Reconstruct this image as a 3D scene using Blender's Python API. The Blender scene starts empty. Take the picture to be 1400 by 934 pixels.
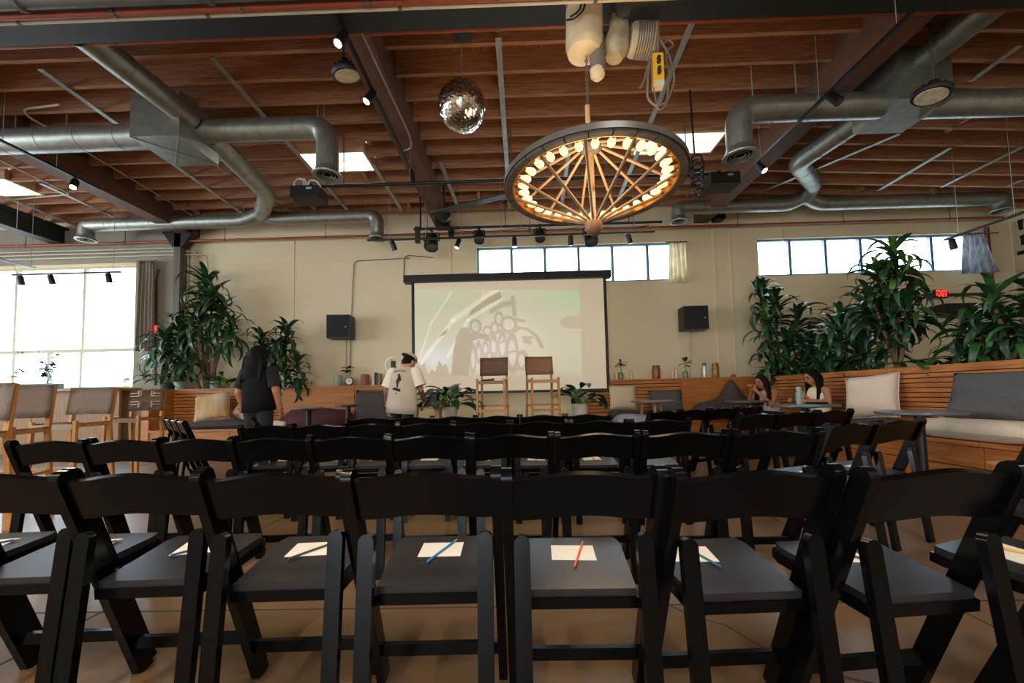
import bpy, bmesh, math, random
from mathutils import Vector, Matrix, Euler
PI = math.pi
RND = random.Random(11)
V = Vector
scene = bpy.context.scene
COL = scene.collection

# ------------------------------------------------------------------ camera
F, CX, CY = 544.0, 700.0, 510.0           # focal length and principal point in photo pixels (1400 x 934)
H = 1.01
CAM = V((0, 0, H))
_y = V((710 - CX, 539 - CY, F)).normalized()
_u = V((-.023, -1, 0)); _u = (_u - _y * _u.dot(_y)).normalized()
_x = _y.cross(_u)
def ray(px, py):
    c = V((px - CX, py - CY, F))
    return V((c.dot(_x), c.dot(_y), c.dot(_u)))
def P(px, py, Y):                          # the point of a pixel at depth Y
    d = ray(px, py); return CAM + d * (Y / d.y)
def PZ(px, py, z):                         # the point of a pixel on the level z
    d = ray(px, py); return CAM + d * ((z - H) / d.z)
def PX(px, py, x):
    d = ray(px, py); return CAM + d * (x / d.x)
cd = bpy.data.cameras.new('camera')
cd.sensor_fit = 'HORIZONTAL'; cd.sensor_width = 36; cd.lens = 36 * F / 1400
cd.shift_x = 0; cd.shift_y = (CY - 467) / 1400
cd.clip_start = .02; cd.clip_end = 200
cam = bpy.data.objects.new('camera', cd); COL.objects.link(cam)
r_ = V((_x.x, _y.x, _u.x)); d_ = V((_x.y, _y.y, _u.y)); f_ = V((_x.z, _y.z, _u.z))
m = Matrix.Identity(4)
for i in range(3):
    m[i][0], m[i][1], m[i][2], m[i][3] = r_[i], -d_[i], -f_[i], CAM[i]
cam.matrix_world = m
scene.camera = cam

# ------------------------------------------------------------------ world, daylight, exposure
scene.view_settings.view_transform = 'Standard'
scene.view_settings.look = 'None'
scene.view_settings.gamma = 1
scene.view_settings.use_curve_mapping = False
scene.view_settings.exposure = 0.42
w = bpy.data.worlds.new('sky'); scene.world = w; w.use_nodes = True
bg = w.node_tree.nodes['Background']
bg.inputs[0].default_value = (.82, .92, 1.0, 1); bg.inputs[1].default_value = 8.0

def area(name, loc, direction, sx, sy, power, col=(1, 1, 1)):
    l = bpy.data.lights.new(name, 'AREA'); l.shape = 'RECTANGLE'; l.size = sx; l.size_y = sy
    l.energy = power; l.color = col
    o = bpy.data.objects.new(name, l); COL.objects.link(o)
    o.location = loc; o.rotation_euler = V(direction).to_track_quat('-Z', 'Y').to_euler()
    return o
WALL_Y = 8.7
# daylight comes from the sky through the windows and an added rear opening; portals guide its sampling
for pn, loc, dr, sx, sy in (('portal_big_window', (-11.2, 9.0, 2.4), (0, -1, 0), 5.8, 2.9), ('portal_strip_window', (1.4, 9.0, 4.0), (0, -1, 0), 4.8, 1.0),
                            ('portal_strip_window', (7.7, 9.0, 4.0), (0, -1, 0), 5.2, 1.0), ('portal_loading_door', (-2.0, -7.35, 1.5), (0, 1, 0), 4.0, 3.0),
                            ('portal_side_windows', (-14.65, .75, 2.4), (1, 0, 0), 11.5, 3.0)):
    area(pn, loc, dr, sx, sy, 1).data.cycles.is_portal = True

# ------------------------------------------------------------------ materials
def lin(c):
    def g(u):
        u = u / 255.0
        return u / 12.92 if u <= .04045 else ((u + .055) / 1.055) ** 2.4
    return (g(c[0]), g(c[1]), g(c[2]), 1)
MATS = {}
def mat(name, col, rough=.6, metal=0, var=.12, scale=6.0, bump=0.0, coat=0, emit=None, estr=0, stretch=(1, 1, 1), spec=.5, col2=None, trans=0, detail=3):
    if name in MATS: return MATS[name]
    m = bpy.data.materials.new(name); m.use_nodes = True
    nt = m.node_tree; b = nt.nodes['Principled BSDF']
    c = lin(col)
    b.inputs['Roughness'].default_value = rough; b.inputs['Metallic'].default_value = metal
    b.inputs['Specular IOR Level'].default_value = spec
    if coat: b.inputs['Coat Weight'].default_value = coat; b.inputs['Coat Roughness'].default_value = .08
    if trans: b.inputs['Transmission Weight'].default_value = trans
    tc = nt.nodes.new('ShaderNodeTexCoord'); mp = nt.nodes.new('ShaderNodeMapping')
    oi = nt.nodes.new('ShaderNodeObjectInfo'); ml = nt.nodes.new('ShaderNodeMath'); ml.operation = 'MULTIPLY'; ml.inputs[1].default_value = 37
    nt.links.new(oi.outputs['Random'], ml.inputs[0]); nt.links.new(ml.outputs[0], mp.inputs['Location'])
    mp.inputs['Scale'].default_value = stretch
    nt.links.new(tc.outputs['Object'], mp.inputs['Vector'])
    nz = nt.nodes.new('ShaderNodeTexNoise'); nz.inputs['Scale'].default_value = scale; nz.inputs['Detail'].default_value = detail
    nt.links.new(mp.outputs[0], nz.inputs['Vector'])
    mx = nt.nodes.new('ShaderNodeMix'); mx.data_type = 'RGBA'
    if col2: a, z = c, lin(col2)
    else:
        a = tuple(min(1, v * (1 + var)) for v in c[:3]) + (1,); z = tuple(v * (1 - var) for v in c[:3]) + (1,)
    mx.inputs[6].default_value = a; mx.inputs[7].default_value = z
    cr = nt.nodes.new('ShaderNodeMapRange'); cr.inputs[1].default_value = .3; cr.inputs[2].default_value = .7
    nt.links.new(nz.outputs['Fac'], cr.inputs[0]); nt.links.new(cr.outputs[0], mx.inputs[0])
    nt.links.new(mx.outputs[2], b.inputs['Base Color'])
    if bump:
        bp = nt.nodes.new('ShaderNodeBump'); bp.inputs['Strength'].default_value = bump; bp.inputs['Distance'].default_value = .02
        nt.links.new(nz.outputs['Fac'], bp.inputs['Height']); nt.links.new(bp.outputs[0], b.inputs['Normal'])
    if emit:
        b.inputs['Emission Color'].default_value = lin(emit); b.inputs['Emission Strength'].default_value = estr
    MATS[name] = m
    return m
def glassmat(name, tint=(235, 243, 248), gloss=.06):
    if name in MATS: return MATS[name]
    m = bpy.data.materials.new(name); m.use_nodes = True; nt = m.node_tree
    for n in list(nt.nodes):
        if n.type == 'BSDF_PRINCIPLED': nt.nodes.remove(n)
    out = [n for n in nt.nodes if n.type == 'OUTPUT_MATERIAL'][0]
    t = nt.nodes.new('ShaderNodeBsdfTransparent'); t.inputs[0].default_value = lin(tint)
    g = nt.nodes.new('ShaderNodeBsdfGlossy'); g.inputs['Roughness'].default_value = .03
    mx = nt.nodes.new('ShaderNodeMixShader'); mx.inputs[0].default_value = gloss
    nt.links.new(t.outputs[0], mx.inputs[1]); nt.links.new(g.outputs[0], mx.inputs[2]); nt.links.new(mx.outputs[0], out.inputs[0])
    MATS[name] = m; return m
def emitmat(name, col, s):
    if name in MATS: return MATS[name]
    m = bpy.data.materials.new(name); m.use_nodes = True; nt = m.node_tree
    b = nt.nodes['Principled BSDF']; b.inputs['Base Color'].default_value = lin(col)
    b.inputs['Emission Color'].default_value = lin(col); b.inputs['Emission Strength'].default_value = s
    MATS[name] = m; return m
X1 = (1.2, 14, 14); Y1 = (14, 1.2, 14); Z1 = (14, 14, 1.2)
WALLP = mat('cream wall paint', (226, 210, 174), .8, var=.04, scale=.9, bump=.03)
GREYW = mat('grey wall paint', (150, 143, 128), .85, var=.06, scale=1.2)  # pier's shade put into the wall colour; the lintel shares this grey
FLOORM = mat('sealed concrete', (128, 101, 70), .34, var=.22, scale=1.1, bump=.015, col2=(104, 82, 58), detail=8)
JOIST = mat('old fir joist', (186, 136, 100), .75, stretch=X1, scale=3, col2=(142, 98, 68), bump=.05)
BEAMM = mat('dark glulam beam', (112, 76, 56), .7, stretch=Y1, scale=3, col2=(84, 56, 42))
DECK = mat('roof deck boards', (176, 104, 54), .8, stretch=Y1, scale=1.5, col2=(124, 70, 38))
GALV = mat('galvanised steel', (150, 152, 146), .42, .75, var=.14, scale=9)
STRAP = mat('galvanised strap', (160, 164, 158), .5, .5, var=.15, scale=12)
STEEL = mat('dark painted steel', (38, 38, 37), .5, .2, var=.15)
GSTEEL = mat('grey painted steel', (92, 90, 84), .55, .2, var=.15)
BLACK = mat('matte black metal', (18, 18, 19), .45, .1, var=.2)
BLACKG = mat('gloss black lacquer', (7, 7, 8), .2, 0, var=.2, spec=.18)
PADM = mat('black vinyl pad', (40, 38, 41), .27, 0, var=.1, scale=20, bump=.02)
PIPE = mat('red sprinkler pipe', (150, 72, 44), .5, .1, var=.12)
WHITEP = mat('white conduit paint', (196, 188, 170), .6, var=.06)
CREAM = mat('cream enamel', (206, 186, 150), .45, var=.1, scale=8)
BENCHW = mat('honey cedar slat X', (196, 128, 62), .5, stretch=X1, scale=2.5, col2=(160, 92, 38), bump=.03)
BENCHY = mat('honey cedar slat Y', (196, 128, 68), .5, stretch=Y1, scale=2.5, col2=(158, 90, 42), bump=.03)
PLY = mat('honey plywood', (190, 122, 56), .5, stretch=X1, scale=1.6, col2=(160, 94, 36))
OAK = mat('oak frame', (200, 146, 84), .5, stretch=Z1, scale=3, col2=(170, 112, 58))
GLASS = glassmat('window glass')
PALEF = mat('pale window frame', (196, 186, 160), .5, var=.05)
ALU = mat('anodised frame', (132, 152, 186), .4, .6, var=.05)  # blue of the window bloom put into the frame colour
PAPER = mat('white paper', (236, 230, 216), .8, var=.02)

# ------------------------------------------------------------------ mesh helpers
def nb(): return bmesh.new()
def box(bm, c, s, rot=None):
    c = V(c); vs = []
    for x in (-.5, .5):
        for y in (-.5, .5):
            for z in (-.5, .5):
                p = V((x * s[0], y * s[1], z * s[2]))
                if rot is not None: p = rot @ p
                vs.append(bm.verts.new(c + p))
    for f in ((0, 1, 3, 2), (4, 6, 7, 5), (0, 4, 5, 1), (2, 3, 7, 6), (0, 2, 6, 4), (1, 5, 7, 3)):
        bm.faces.new([vs[i] for i in f])
    return vs
def bx(bm, x0, x1, y0, y1, z0, z1):
    return box(bm, ((x0 + x1) / 2, (y0 + y1) / 2, (z0 + z1) / 2), (abs(x1 - x0), abs(y1 - y0), abs(z1 - z0)))
def frame_of(d, upv=V((0, 0, 1))):
    d = d.normalized()
    if abs(d.dot(upv)) > .98: upv = V((0, 1, 0)) if abs(d.y) < .9 else V((1, 0, 0))
    s = d.cross(upv).normalized(); u = s.cross(d)
    return s, u
def bar(bm, a, b, w, h, upv=V((0, 0, 1))):
    a, b = V(a), V(b); s, u = frame_of(b - a, upv); vs = []
    for p in (a, b):
        for i, j in ((-1, -1), (1, -1), (1, 1), (-1, 1)):
            vs.append(bm.verts.new(p + s * (w / 2 * i) + u * (h / 2 * j)))
    for f in ((0, 1, 2, 3), (7, 6, 5, 4), (0, 4, 5, 1), (1, 5, 6, 2), (2, 6, 7, 3), (3, 7, 4, 0)):
        bm.faces.new([vs[i] for i in f])
def tube(bm, pts, r, n=8, cap=True):
    pts = [V(p) for p in pts]; k = len(pts); rings = []
    rs = r if isinstance(r, (list, tuple)) else [r] * k
    s, u = frame_of(pts[1] - pts[0])
    for i in range(k):
        if i == 0: d = pts[1] - pts[0]
        elif i == k - 1: d = pts[-1] - pts[-2]
        else: d = (pts[i + 1] - pts[i]).normalized() + (pts[i] - pts[i - 1]).normalized()
        if d.length < 1e-9: d = pts[i] - pts[i - 1]
        d.normalize()
        s = s - d * s.dot(d)
        if s.length < 1e-5: s, u = frame_of(d)
        s.normalize(); u = d.cross(s)
        rings.append([bm.verts.new(pts[i] + (s * math.cos(2 * PI * j / n) + u * math.sin(2 * PI * j / n)) * rs[i]) for j in range(n)])
    for i in range(k - 1):
        for j in range(n):
            bm.faces.new((rings[i][j], rings[i][(j + 1) % n], rings[i + 1][(j + 1) % n], rings[i + 1][j]))
    if cap:
        bm.faces.new(rings[0][::-1]); bm.faces.new(rings[-1])
def lathe(bm, prof, n=16, c=(0, 0, 0), mtx=None):
    c = V(c); rings = []
    for r, z in prof:
        ring = []
        for j in range(n):
            p = V((max(r, 1e-4) * math.cos(2 * PI * j / n), max(r, 1e-4) * math.sin(2 * PI * j / n), z))
            if mtx is not None: p = mtx @ p
            ring.append(bm.verts.new(c + p))
        rings.append(ring)
    for i in range(len(rings) - 1):
        for j in range(n):
            bm.faces.new((rings[i][j], rings[i][(j + 1) % n], rings[i + 1][(j + 1) % n], rings[i + 1][j]))
    bm.faces.new(rings[0][::-1]); bm.faces.new(rings[-1])
def prism(bm, poly, o, ax, ay, az, t):
    o, ax, ay, az = V(o), V(ax), V(ay), V(az)
    a = [bm.verts.new(o + ax * p[0] + ay * p[1] - az * t / 2) for p in poly]
    b = [bm.verts.new(o + ax * p[0] + ay * p[1] + az * t / 2) for p in poly]
    n = len(poly)
    bm.faces.new(a[::-1]); bm.faces.new(b)
    for i in range(n): bm.faces.new((a[i], a[(i + 1) % n], b[(i + 1) % n], b[i]))
def ball(bm, c, r, nu=12, nv=8, sc=(1, 1, 1), rot=None):
    c = V(c); rings = []
    top = V((0, 0, r * sc[2]))
    def tr(p): return c + (rot @ p if rot is not None else p)
    vt = bm.verts.new(tr(top)); vb = bm.verts.new(tr(-top))
    for i in range(1, nv):
        t = PI * i / nv
        rings.append([bm.verts.new(tr(V((r * sc[0] * math.sin(t) * math.cos(2 * PI * j / nu), r * sc[1] * math.sin(t) * math.sin(2 * PI * j / nu), r * sc[2] * math.cos(t))))) for j in range(nu)])
    for j in range(nu):
        bm.faces.new((vt, rings[0][j], rings[0][(j + 1) % nu])); bm.faces.new((vb, rings[-1][(j + 1) % nu], rings[-1][j]))
    for i in range(len(rings) - 1):
        for j in range(nu):
            bm.faces.new((rings[i][j], rings[i + 1][j], rings[i + 1][(j + 1) % nu], rings[i][(j + 1) % nu]))
def bevel(bm, off=.004, seg=1, ang=30):
    es = [e for e in bm.edges if len(e.link_faces) == 2 and e.calc_face_angle(0) > math.radians(ang)]
    bmesh.ops.bevel(bm, geom=es, offset=off, segments=seg, affect='EDGES', profile=.6, clamp_overlap=True)
def mesh_of(name, bm, material, smooth=False):
    bmesh.ops.recalc_face_normals(bm, faces=bm.faces[:])
    me = bpy.data.meshes.new(name); bm.to_mesh(me); bm.free()
    for mm in (material if isinstance(material, (list, tuple)) else [material]): me.materials.append(mm)
    if smooth:
        me.shade_smooth() if hasattr(me, 'shade_smooth') else None
        if smooth == 'auto': me.set_sharp_from_angle(angle=math.radians(38))
    return me
def link(name, me, parent=None, loc=(0, 0, 0), rot=None):
    o = bpy.data.objects.new(name, me); COL.objects.link(o); o.location = loc
    if rot is not None: o.rotation_euler = rot
    if parent: o.parent = parent
    return o
def part(name, bm, material, parent, smooth=False, world=False, label=None):
    """one mesh under a thing; world=True when the shape was drawn in room coordinates"""
    if world:
        off = V(parent.location)
        if parent.parent: off = off + V(parent.parent.location)
        for v in bm.verts: v.co -= off
    o = link(name, mesh_of(name, bm, material, smooth), parent)
    if label: o['label'] = label
    return o
def thing(name, label, cat, loc=(0, 0, 0), rz=0, group=None):
    o = bpy.data.objects.new(name, None); COL.objects.link(o); o.empty_display_size = .1
    o.location = loc; o.rotation_euler = (0, 0, rz)
    o['label'] = label; o['category'] = cat
    if group: o['group'] = group
    return o
def single(name, bm, material, label, cat, smooth=False, group=None, kind=None):
    """a thing that is one mesh, drawn in room coordinates: its origin goes to its base"""
    xs = [v.co for v in bm.verts]
    b = V(((min(p.x for p in xs) + max(p.x for p in xs)) / 2, (min(p.y for p in xs) + max(p.y for p in xs)) / 2, min(p.z for p in xs)))
    for v in bm.verts: v.co -= b
    o = link(name, mesh_of(name, bm, material, smooth), None, b)
    o['label'] = label; o['category'] = cat
    if group: o['group'] = group
    if kind: o['kind'] = kind
    return o
def struct(name, bm, material, smooth=False):
    o = link(name, mesh_of(name, bm, material, smooth)); o['kind'] = 'structure'; return o
def copy_tree(o, parent=None):
    c = o.copy(); COL.objects.link(c); c.parent = parent
    for ch in o.children: copy_tree(ch, c)
    return c
# ================================================================== THE ROOM
XL, XR, YB = -14.3, P(1384, 350, WALL_Y).x, -7.0
bm = nb(); bx(bm, XL, XR, YB, WALL_Y, -.2, 0); floor = struct('floor', bm, FLOORM)
# saw-cut joints of the slab
for i, xx in enumerate((-6.1, -2.05, 1.95, 6.0)):
    bm = nb(); bx(bm, xx - .004, xx + .004, YB, WALL_Y, 0, .0015); part('slab_joint', bm, mat('joint filler', (58, 50, 42), .8), floor)
for yy in (1.95, 5.4):
    bm = nb(); bx(bm, XL, XR, yy - .004, yy + .004, 0, .0015); part('slab_joint', bm, MATS['joint filler'], floor)
bm = nb()
tube(bm, [(.62, 2.05, .001), (.74, 1.86, .001), (.86, 1.78, .001), (.93, 1.62, .001), (1.02, 1.5, .001), (1.2, 1.42, .001)], .004, 4)
part('crack', bm, MATS['joint filler'], floor)

# ---- back wall with its three openings
w1x0, w1x1 = P(652, 360, WALL_Y).x, P(938, 355, WALL_Y).x
w1z0, w1z1 = P(880, 384, WALL_Y).z, P(800, 334, WALL_Y).z
w2x0, w2x1 = P(1036, 350, WALL_Y).x, P(1341, 345, WALL_Y).x
w2z0, w2z1 = P(1100, 376, WALL_Y).z, P(1100, 325, WALL_Y).z
w3x0, w3x1 = -14.0, P(189, 400, WALL_Y).x
w3z0, w3z1 = P(110, 532, WALL_Y).z, P(110, 364, WALL_Y).z
HT = 5.4
bm = nb(); Y0, Y1_ = WALL_Y, WALL_Y + .25
def wallbox(x0, x1, z0, z1): bx(bm, x0, x1, Y0, Y1_, z0, z1)
wallbox(XL - .3, w3x0, 0, HT); wallbox(w3x0, w3x1, 0, w3z0); wallbox(w3x0, w3x1, w3z1, HT)
wallbox(w3x1, w1x0, 0, HT)
wallbox(w1x0, w1x1, 0, w1z0); wallbox(w1x0, w1x1, w1z1, HT)
wallbox(w1x1, w2x0, 0, HT)
wallbox(w2x0, w2x1, 0, w2z0); wallbox(w2x0, w2x1, w2z1, HT)
wallbox(w2x1, XR + .3, 0, HT)
wall_back = struct('wall_back', bm, WALLP)
# cast panel joints of the wall: shallow raised beads
for px, a, b in ((402, 326, 525), (974, 309, 520), (996, 309, 520), (1068, 300, 330), (615, 300, 376)):
    p, q = P(px, a, WALL_Y), P(px, b, WALL_Y)
    bm = nb(); bx(bm, p.x - .018, p.x + .018, WALL_Y - .012, WALL_Y, q.z, p.z); part('panel_joint', bm, WALLP, wall_back)
zb = P(500, 357, WALL_Y).z
bm = nb(); bx(bm, P(300, 357, WALL_Y).x, w1x0 - .02, WALL_Y - .01, WALL_Y, zb - .012, zb + .012); part('panel_joint', bm, WALLP, wall_back)
bm = nb(); bx(bm, w3x1 + .02, P(243, 400, 8.5).x, WALL_Y - .09, WALL_Y, w3z0 - .2, 5.0); part('grey_pier', bm, GREYW, wall_back)
bm = nb(); bx(bm, w3x0, w3x1 + .02, WALL_Y - .03, WALL_Y, w3z1 + .05, 5.0); part('grey_lintel', bm, GREYW, wall_back)
bm = nb(); bx(bm, XR, XR + .3, YB, WALL_Y, 0, HT); wall_right = struct('wall_right', bm, WALLP)
bm = nb(); bx(bm, XL - .3, XL, YB, -5, 0, HT); bx(bm, XL - .3, XL, 6.5, WALL_Y, 0, HT); bx(bm, XL - .3, XL, -5, 6.5, 0, .9); bx(bm, XL - .3, XL, -5, 6.5, 3.9, HT)
wall_left = struct('wall_left', bm, WALLP)
bm = nb()
for k in range(8): bx(bm, XL - .18, XL - .10, -5 + 11.42 * k / 7, -4.92 + 11.42 * k / 7, .9, 3.9)
bx(bm, XL - .18, XL - .10, -5, 6.5, .9, .97); bx(bm, XL - .18, XL - .10, -5, 6.5, 3.83, 3.9)
struct('window_4', bm, PALEF)
# rear wall behind the photographer, with a door opening added to let daylight in
bm = nb(); bx(bm, XL, -4, YB - .3, YB, 0, HT); bx(bm, 0, XR, YB - .3, YB, 0, HT); bx(bm, -4, 0, YB - .3, YB, 3.0, HT)
struct('wall_rear', bm, WALLP)

def window(n, x0, x1, z0, z1, xs, transom=None, lower=None, ALU=ALU):
    Y = WALL_Y + .1
    bm = nb(); fw = .045
    bx(bm, x0, x1, Y - .04, Y + .04, z0, z0 + fw); bx(bm, x0, x1, Y - .04, Y + .04, z1 - fw, z1)
    bx(bm, x0, x0 + fw, Y - .04, Y + .04, z0, z1); bx(bm, x1 - fw, x1, Y - .04, Y + .04, z0, z1)
    wn = struct('window_%d' % n, bm, ALU)
    tops = [x0] + xs + [x1]
    def mull(x, za, zb_):
        bm = nb(); bx(bm, x - .03, x + .03, Y - .035, Y + .035, za, zb_); part('mullion', bm, ALU, wn)
    def pane(a, b, za, zb_):
        bm = nb(); bx(bm, a + .03, b - .03, Y - .004, Y + .004, za + .02, zb_ - .02); part('pane', bm, GLASS, wn)
    if transom is None:
        for x in xs: mull(x, z0 + fw, z1 - fw)
        for a, b in zip(tops, tops[1:]): pane(a, b, z0, z1)
    else:
        for x in xs: mull(x, transom, z1 - fw)
        for x in lower: mull(x, z0 + fw, transom)
        bm = nb(); bx(bm, x0, x1, Y - .04, Y + .04, transom - .035, transom + .035); part('transom', bm, ALU, wn)
        for a, b in zip(tops, tops[1:]): pane(a, b, transom, z1)
        lo = [x0] + lower + [x1]
        for a, b in zip(lo, lo[1:]): pane(a, b, z0, transom)
    return wn
window(1, w1x0, w1x1, w1z0, w1z1, [P(px, 360, WALL_Y).x for px in (699.5, 745.5, 792, 838.5, 887)])
window(2, w2x0, w2x1, w2z0, w2z1, [P(px, 350, WALL_Y).x for px in (1083, 1132.5, 1181, 1229, 1279)])
window(3, w3x0, w3x1, w3z0, w3z1, [P(-110, 400, WALL_Y).x, P(17, 400, WALL_Y).x, P(111, 400, WALL_Y).x], P(110, 479, WALL_Y).z,
       [P(-110, 500, WALL_Y).x, P(13, 500, WALL_Y).x, P(61, 500, WALL_Y).x, P(106, 500, WALL_Y).x], PALEF)

# ---- roof: deck, beams, joists, straps, skylights
ZJ = 5.03
def zc(x): return ZJ - max(0, x - 4.25) * .05
bm = nb()
bx(bm, XL - .3, 4.25, YB, WALL_Y + .25, ZJ + .28, ZJ + .36)
vs = [bm.verts.new(p) for p in ((4.25, YB, ZJ + .28), (XR + .3, YB, zc(XR) + .28), (XR + .3, WALL_Y + .25, zc(XR) + .28), (4.25, WALL_Y + .25, ZJ + .28))]
v2 = [bm.verts.new(v.co + V((0, 0, .08))) for v in vs]
bm.faces.new(vs[::-1]); bm.faces.new(v2)
for i in range(4): bm.faces.new((vs[i], vs[(i + 1) % 4], v2[(i + 1) % 4], v2[i]))
ceiling = struct('ceiling', bm, DECK)
BX = [-7.3, -1.6, 4.1]
for x in BX:
    bm = nb(); bx(bm, x - .15, x + .15, YB, WALL_Y, 4.70, ZJ + .28); bevel(bm, .01); part('beam', bm, BEAMM, ceiling)
SKY = [(-3.55, -2.45, 6.25, 6.84), (2.0, 3.35, 6.05, 6.62), (-10.6, -9.05, 6.7, 7.3)]
bays = [(XL, BX[0] - .15), (BX[0] + .15, BX[1] - .15), (BX[1] + .15, BX[2] - .15), (BX[2] + .15, XR)]
JME = {}
def joist(x0, x1, y):
    key = (round(x0, 2), round(x1, 2))
    if key not in JME:
        bm = nb(); L = x1 - x0
        if x0 > 4.2:
            a = math.atan(.05)
            bar(bm, (0, 0, .14), (L, 0, .14 - .05 * L), .05, .28)
        else: bx(bm, 0, L, -.025, .025, 0, .28)
        JME[key] = mesh_of('joist', bm, JOIST)
    link('joist', JME[key], ceiling, (x0, y, zc(x0)))
for x0, x1 in bays:
    for k in range(16):
        y = 8.42 - .406 * k
        cuts = [s for s in SKY if s[0] > x0 and s[1] < x1 and s[2] - .03 < y < s[3] + .03]
        if cuts: joist(x0, cuts[0][0], y); joist(cuts[0][1], x1, y)
        else: joist(x0, x1, y)
# rear half of the roof, behind the photographer: every third joist
for x0, x1 in bays:
    for k in range(16, 37, 3): joist(x0, x1, 8.42 - .406 * k)
TRIM = mat('pale skylight curb', (226, 200, 168), .6, var=.06)
SKYM = emitmat('skylight lens', (226, 238, 250), .9)
for i, (x0, x1, y0, y1) in enumerate(SKY):
    t = thing('skylight', ['square skylight with pale wooden curb beside the down-turned grey duct', 'square skylight with wooden curb behind the wheel chandelier',
                           'square skylight with wooden curb above the tall storefront window'][i], 'skylight', ((x0 + x1) / 2, (y0 + y1) / 2, ZJ))
    for a, b, c, d in ((x0, x1, y0, y0 + .03), (x0, x1, y1 - .03, y1), (x0, x0 + .03, y0 + .03, y1 - .03), (x1 - .03, x1, y0 + .03, y1 - .03)):
        bm = nb(); bx(bm, a, b, c, d, ZJ, ZJ + .2); part('curb_board', bm, TRIM, t, world=True)
    bm = nb(); bx(bm, x0, x1, y0, y1, ZJ + .2, ZJ + .25); part('lens', bm, SKYM, t, world=True)
    area('daylight_skylight', ((x0 + x1) / 2, (y0 + y1) / 2, ZJ + .19), (0, 0, -1), x1 - x0 - .1, y1 - y0 - .1, 9, (.9, .96, 1))
# added skylights behind the photographer, throwing light down onto the unseen floor
for x in (-5.5, 1.5, 7.5):
    for y in (-.5, -4.5):
        t = thing('skylight', 'rear roof skylight %s, %s the loading door' % ({-5.5: 'on the window side', 1.5: 'in the middle bay', 7.5: 'on the plant side'}[x], 'farther from' if y > -2 else 'nearer to'), 'skylight', (x, y, zc(x) - .1), 0, 'skylights in the rear half of the roof')
        bm = nb(); bx(bm, x - .6, x + .6, y - .5, y + .5, zc(x) - .09, zc(x) - .05); part('lens', bm, SKYM, t, world=True)
        area('daylight_skylight', (x, y, zc(x) - .1), (0, 0, -1), 1.1, .9, 55, (1, .96, .9))
def strap(a, b, w=.07, z=5.015, thin=False, sag=0):
    p = PZ(a[0], a[1], zc(0) - .012); q = PZ(b[0], b[1], zc(0) - .012)
    if p.x > 4.3:
        for _ in range(6): p = PZ(a[0], a[1], zc(p.x) - .02)
        for _ in range(6): q = PZ(b[0], b[1], zc(q.x) - .02)
    q.y = min(q.y, WALL_Y - .05)
    bm = nb()
    if thin: tube(bm, [p, q], .012, 6)
    else: bar(bm, p, q, w, .012)
    part('brace_strap', bm, STRAP, ceiling)
for a, b in (((289, 78), (474, 286)), ((54, 94), (330, 291)), ((681, 51), (697, 286)), ((602, 221), (627, 286)), ((510, 225), (550, 289)),
             ((947, 29), (844, 276)), ((780, 190), (768, 280)), ((56, 251), (158, 298)), ((0, 267), (105, 309)),
             ((1230, 183), (1040, 263)), ((1300, 202), (1200, 261)), ((1400, 200), (1287, 256)), ((1395, 62), (1327, 111)), ((1399, 246), (1375, 256))):
    strap(a, b)
for a, b in (((105, 200), (262, 294)), ((295, 226), (400, 291))): strap(a, b, thin=True)
# ledger blocks between joists
for (px, py) in ((560, 283), (500, 243), (262, 287), (425, 282), (1310, 160), (1170, 256), (1265, 257), (655, 270)):
    p = PZ(px, py, ZJ + .02)
    if p.x > 4.3: p.z = zc(p.x) + .02
    if p.y < 8.3:
        bm = nb(); bx(bm, p.x - .025, p.x + .025, p.y - .18, p.y + .18, p.z, p.z + .2); part('block', bm, JOIST, ceiling)

# ---- stage, low wall under the big window
bm = nb(); bx(bm, -1.75, 1.9, 5.95, 7.6, 0, .43); bevel(bm, .01)
single('stage_platform', bm, mat('stage carpet', (60, 54, 50), .9, var=.15, scale=40), 'low dark stage platform in front of the projector screen', 'stage')
sx1 = P(183, 532, 8.45).x
t = thing('window_counter', 'long plywood counter under the bright storefront window', 'counter', ((-13.9 + sx1) / 2, 8.3, 0))
bm = nb(); bx(bm, -13.9, sx1, 8.0, WALL_Y - .01, P(110, 531, 8.0).z - .05, P(110, 531, 8.0).z); part('counter_top', bm, mat('worn counter top', (150, 118, 86), .5, stretch=X1), t, world=True)
CTZ = P(110, 531, 8.0).z
nx = 6; xx = [-13.9 + (sx1 + 13.9) * i / nx for i in range(nx + 1)]
for a, b in zip(xx, xx[1:]):
    bm = nb(); bx(bm, a + .01, b - .01, 8.15, 8.2, 0, CTZ - .05); part('front_panel', bm, mat('plywood Z', (158, 124, 84), .6, stretch=Z1, scale=2, col2=(136, 100, 64)), t, world=True)

# ---- slatted benches
def slat_section(t, p0, p1, z0, z1, n, matl, thick=.03):
    """n slats one above the other between two floor points, each a part"""
    h = (z1 - z0) / n
    d = V((p1[0] - p0[0], p1[1] - p0[1], 0))
    bm = nb(); L = d.length; box(bm, (0, 0, 0), (L - .006, thick, h * .80)) if abs(d.x) > abs(d.y) else box(bm, (0, 0, 0), (thick, L - .006, h * .80))
    bevel(bm, .003)
    me = mesh_of('slat', bm, matl)
    c = V(((p0[0] + p1[0]) / 2, (p0[1] + p1[1]) / 2, 0)) - V(t.location)
    for i in range(n):
        link('slat', me, t, (c.x + RND.uniform(-.003, .003) * (abs(d.x) < abs(d.y)), c.y + RND.uniform(-.003, .003) * (abs(d.x) > abs(d.y)), z0 + h * (i + .5) - t.location.z))
DKG = mat('dark bench backing', (44, 30, 20), .8)
BTOP = 1.235
YK = 8.2
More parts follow.
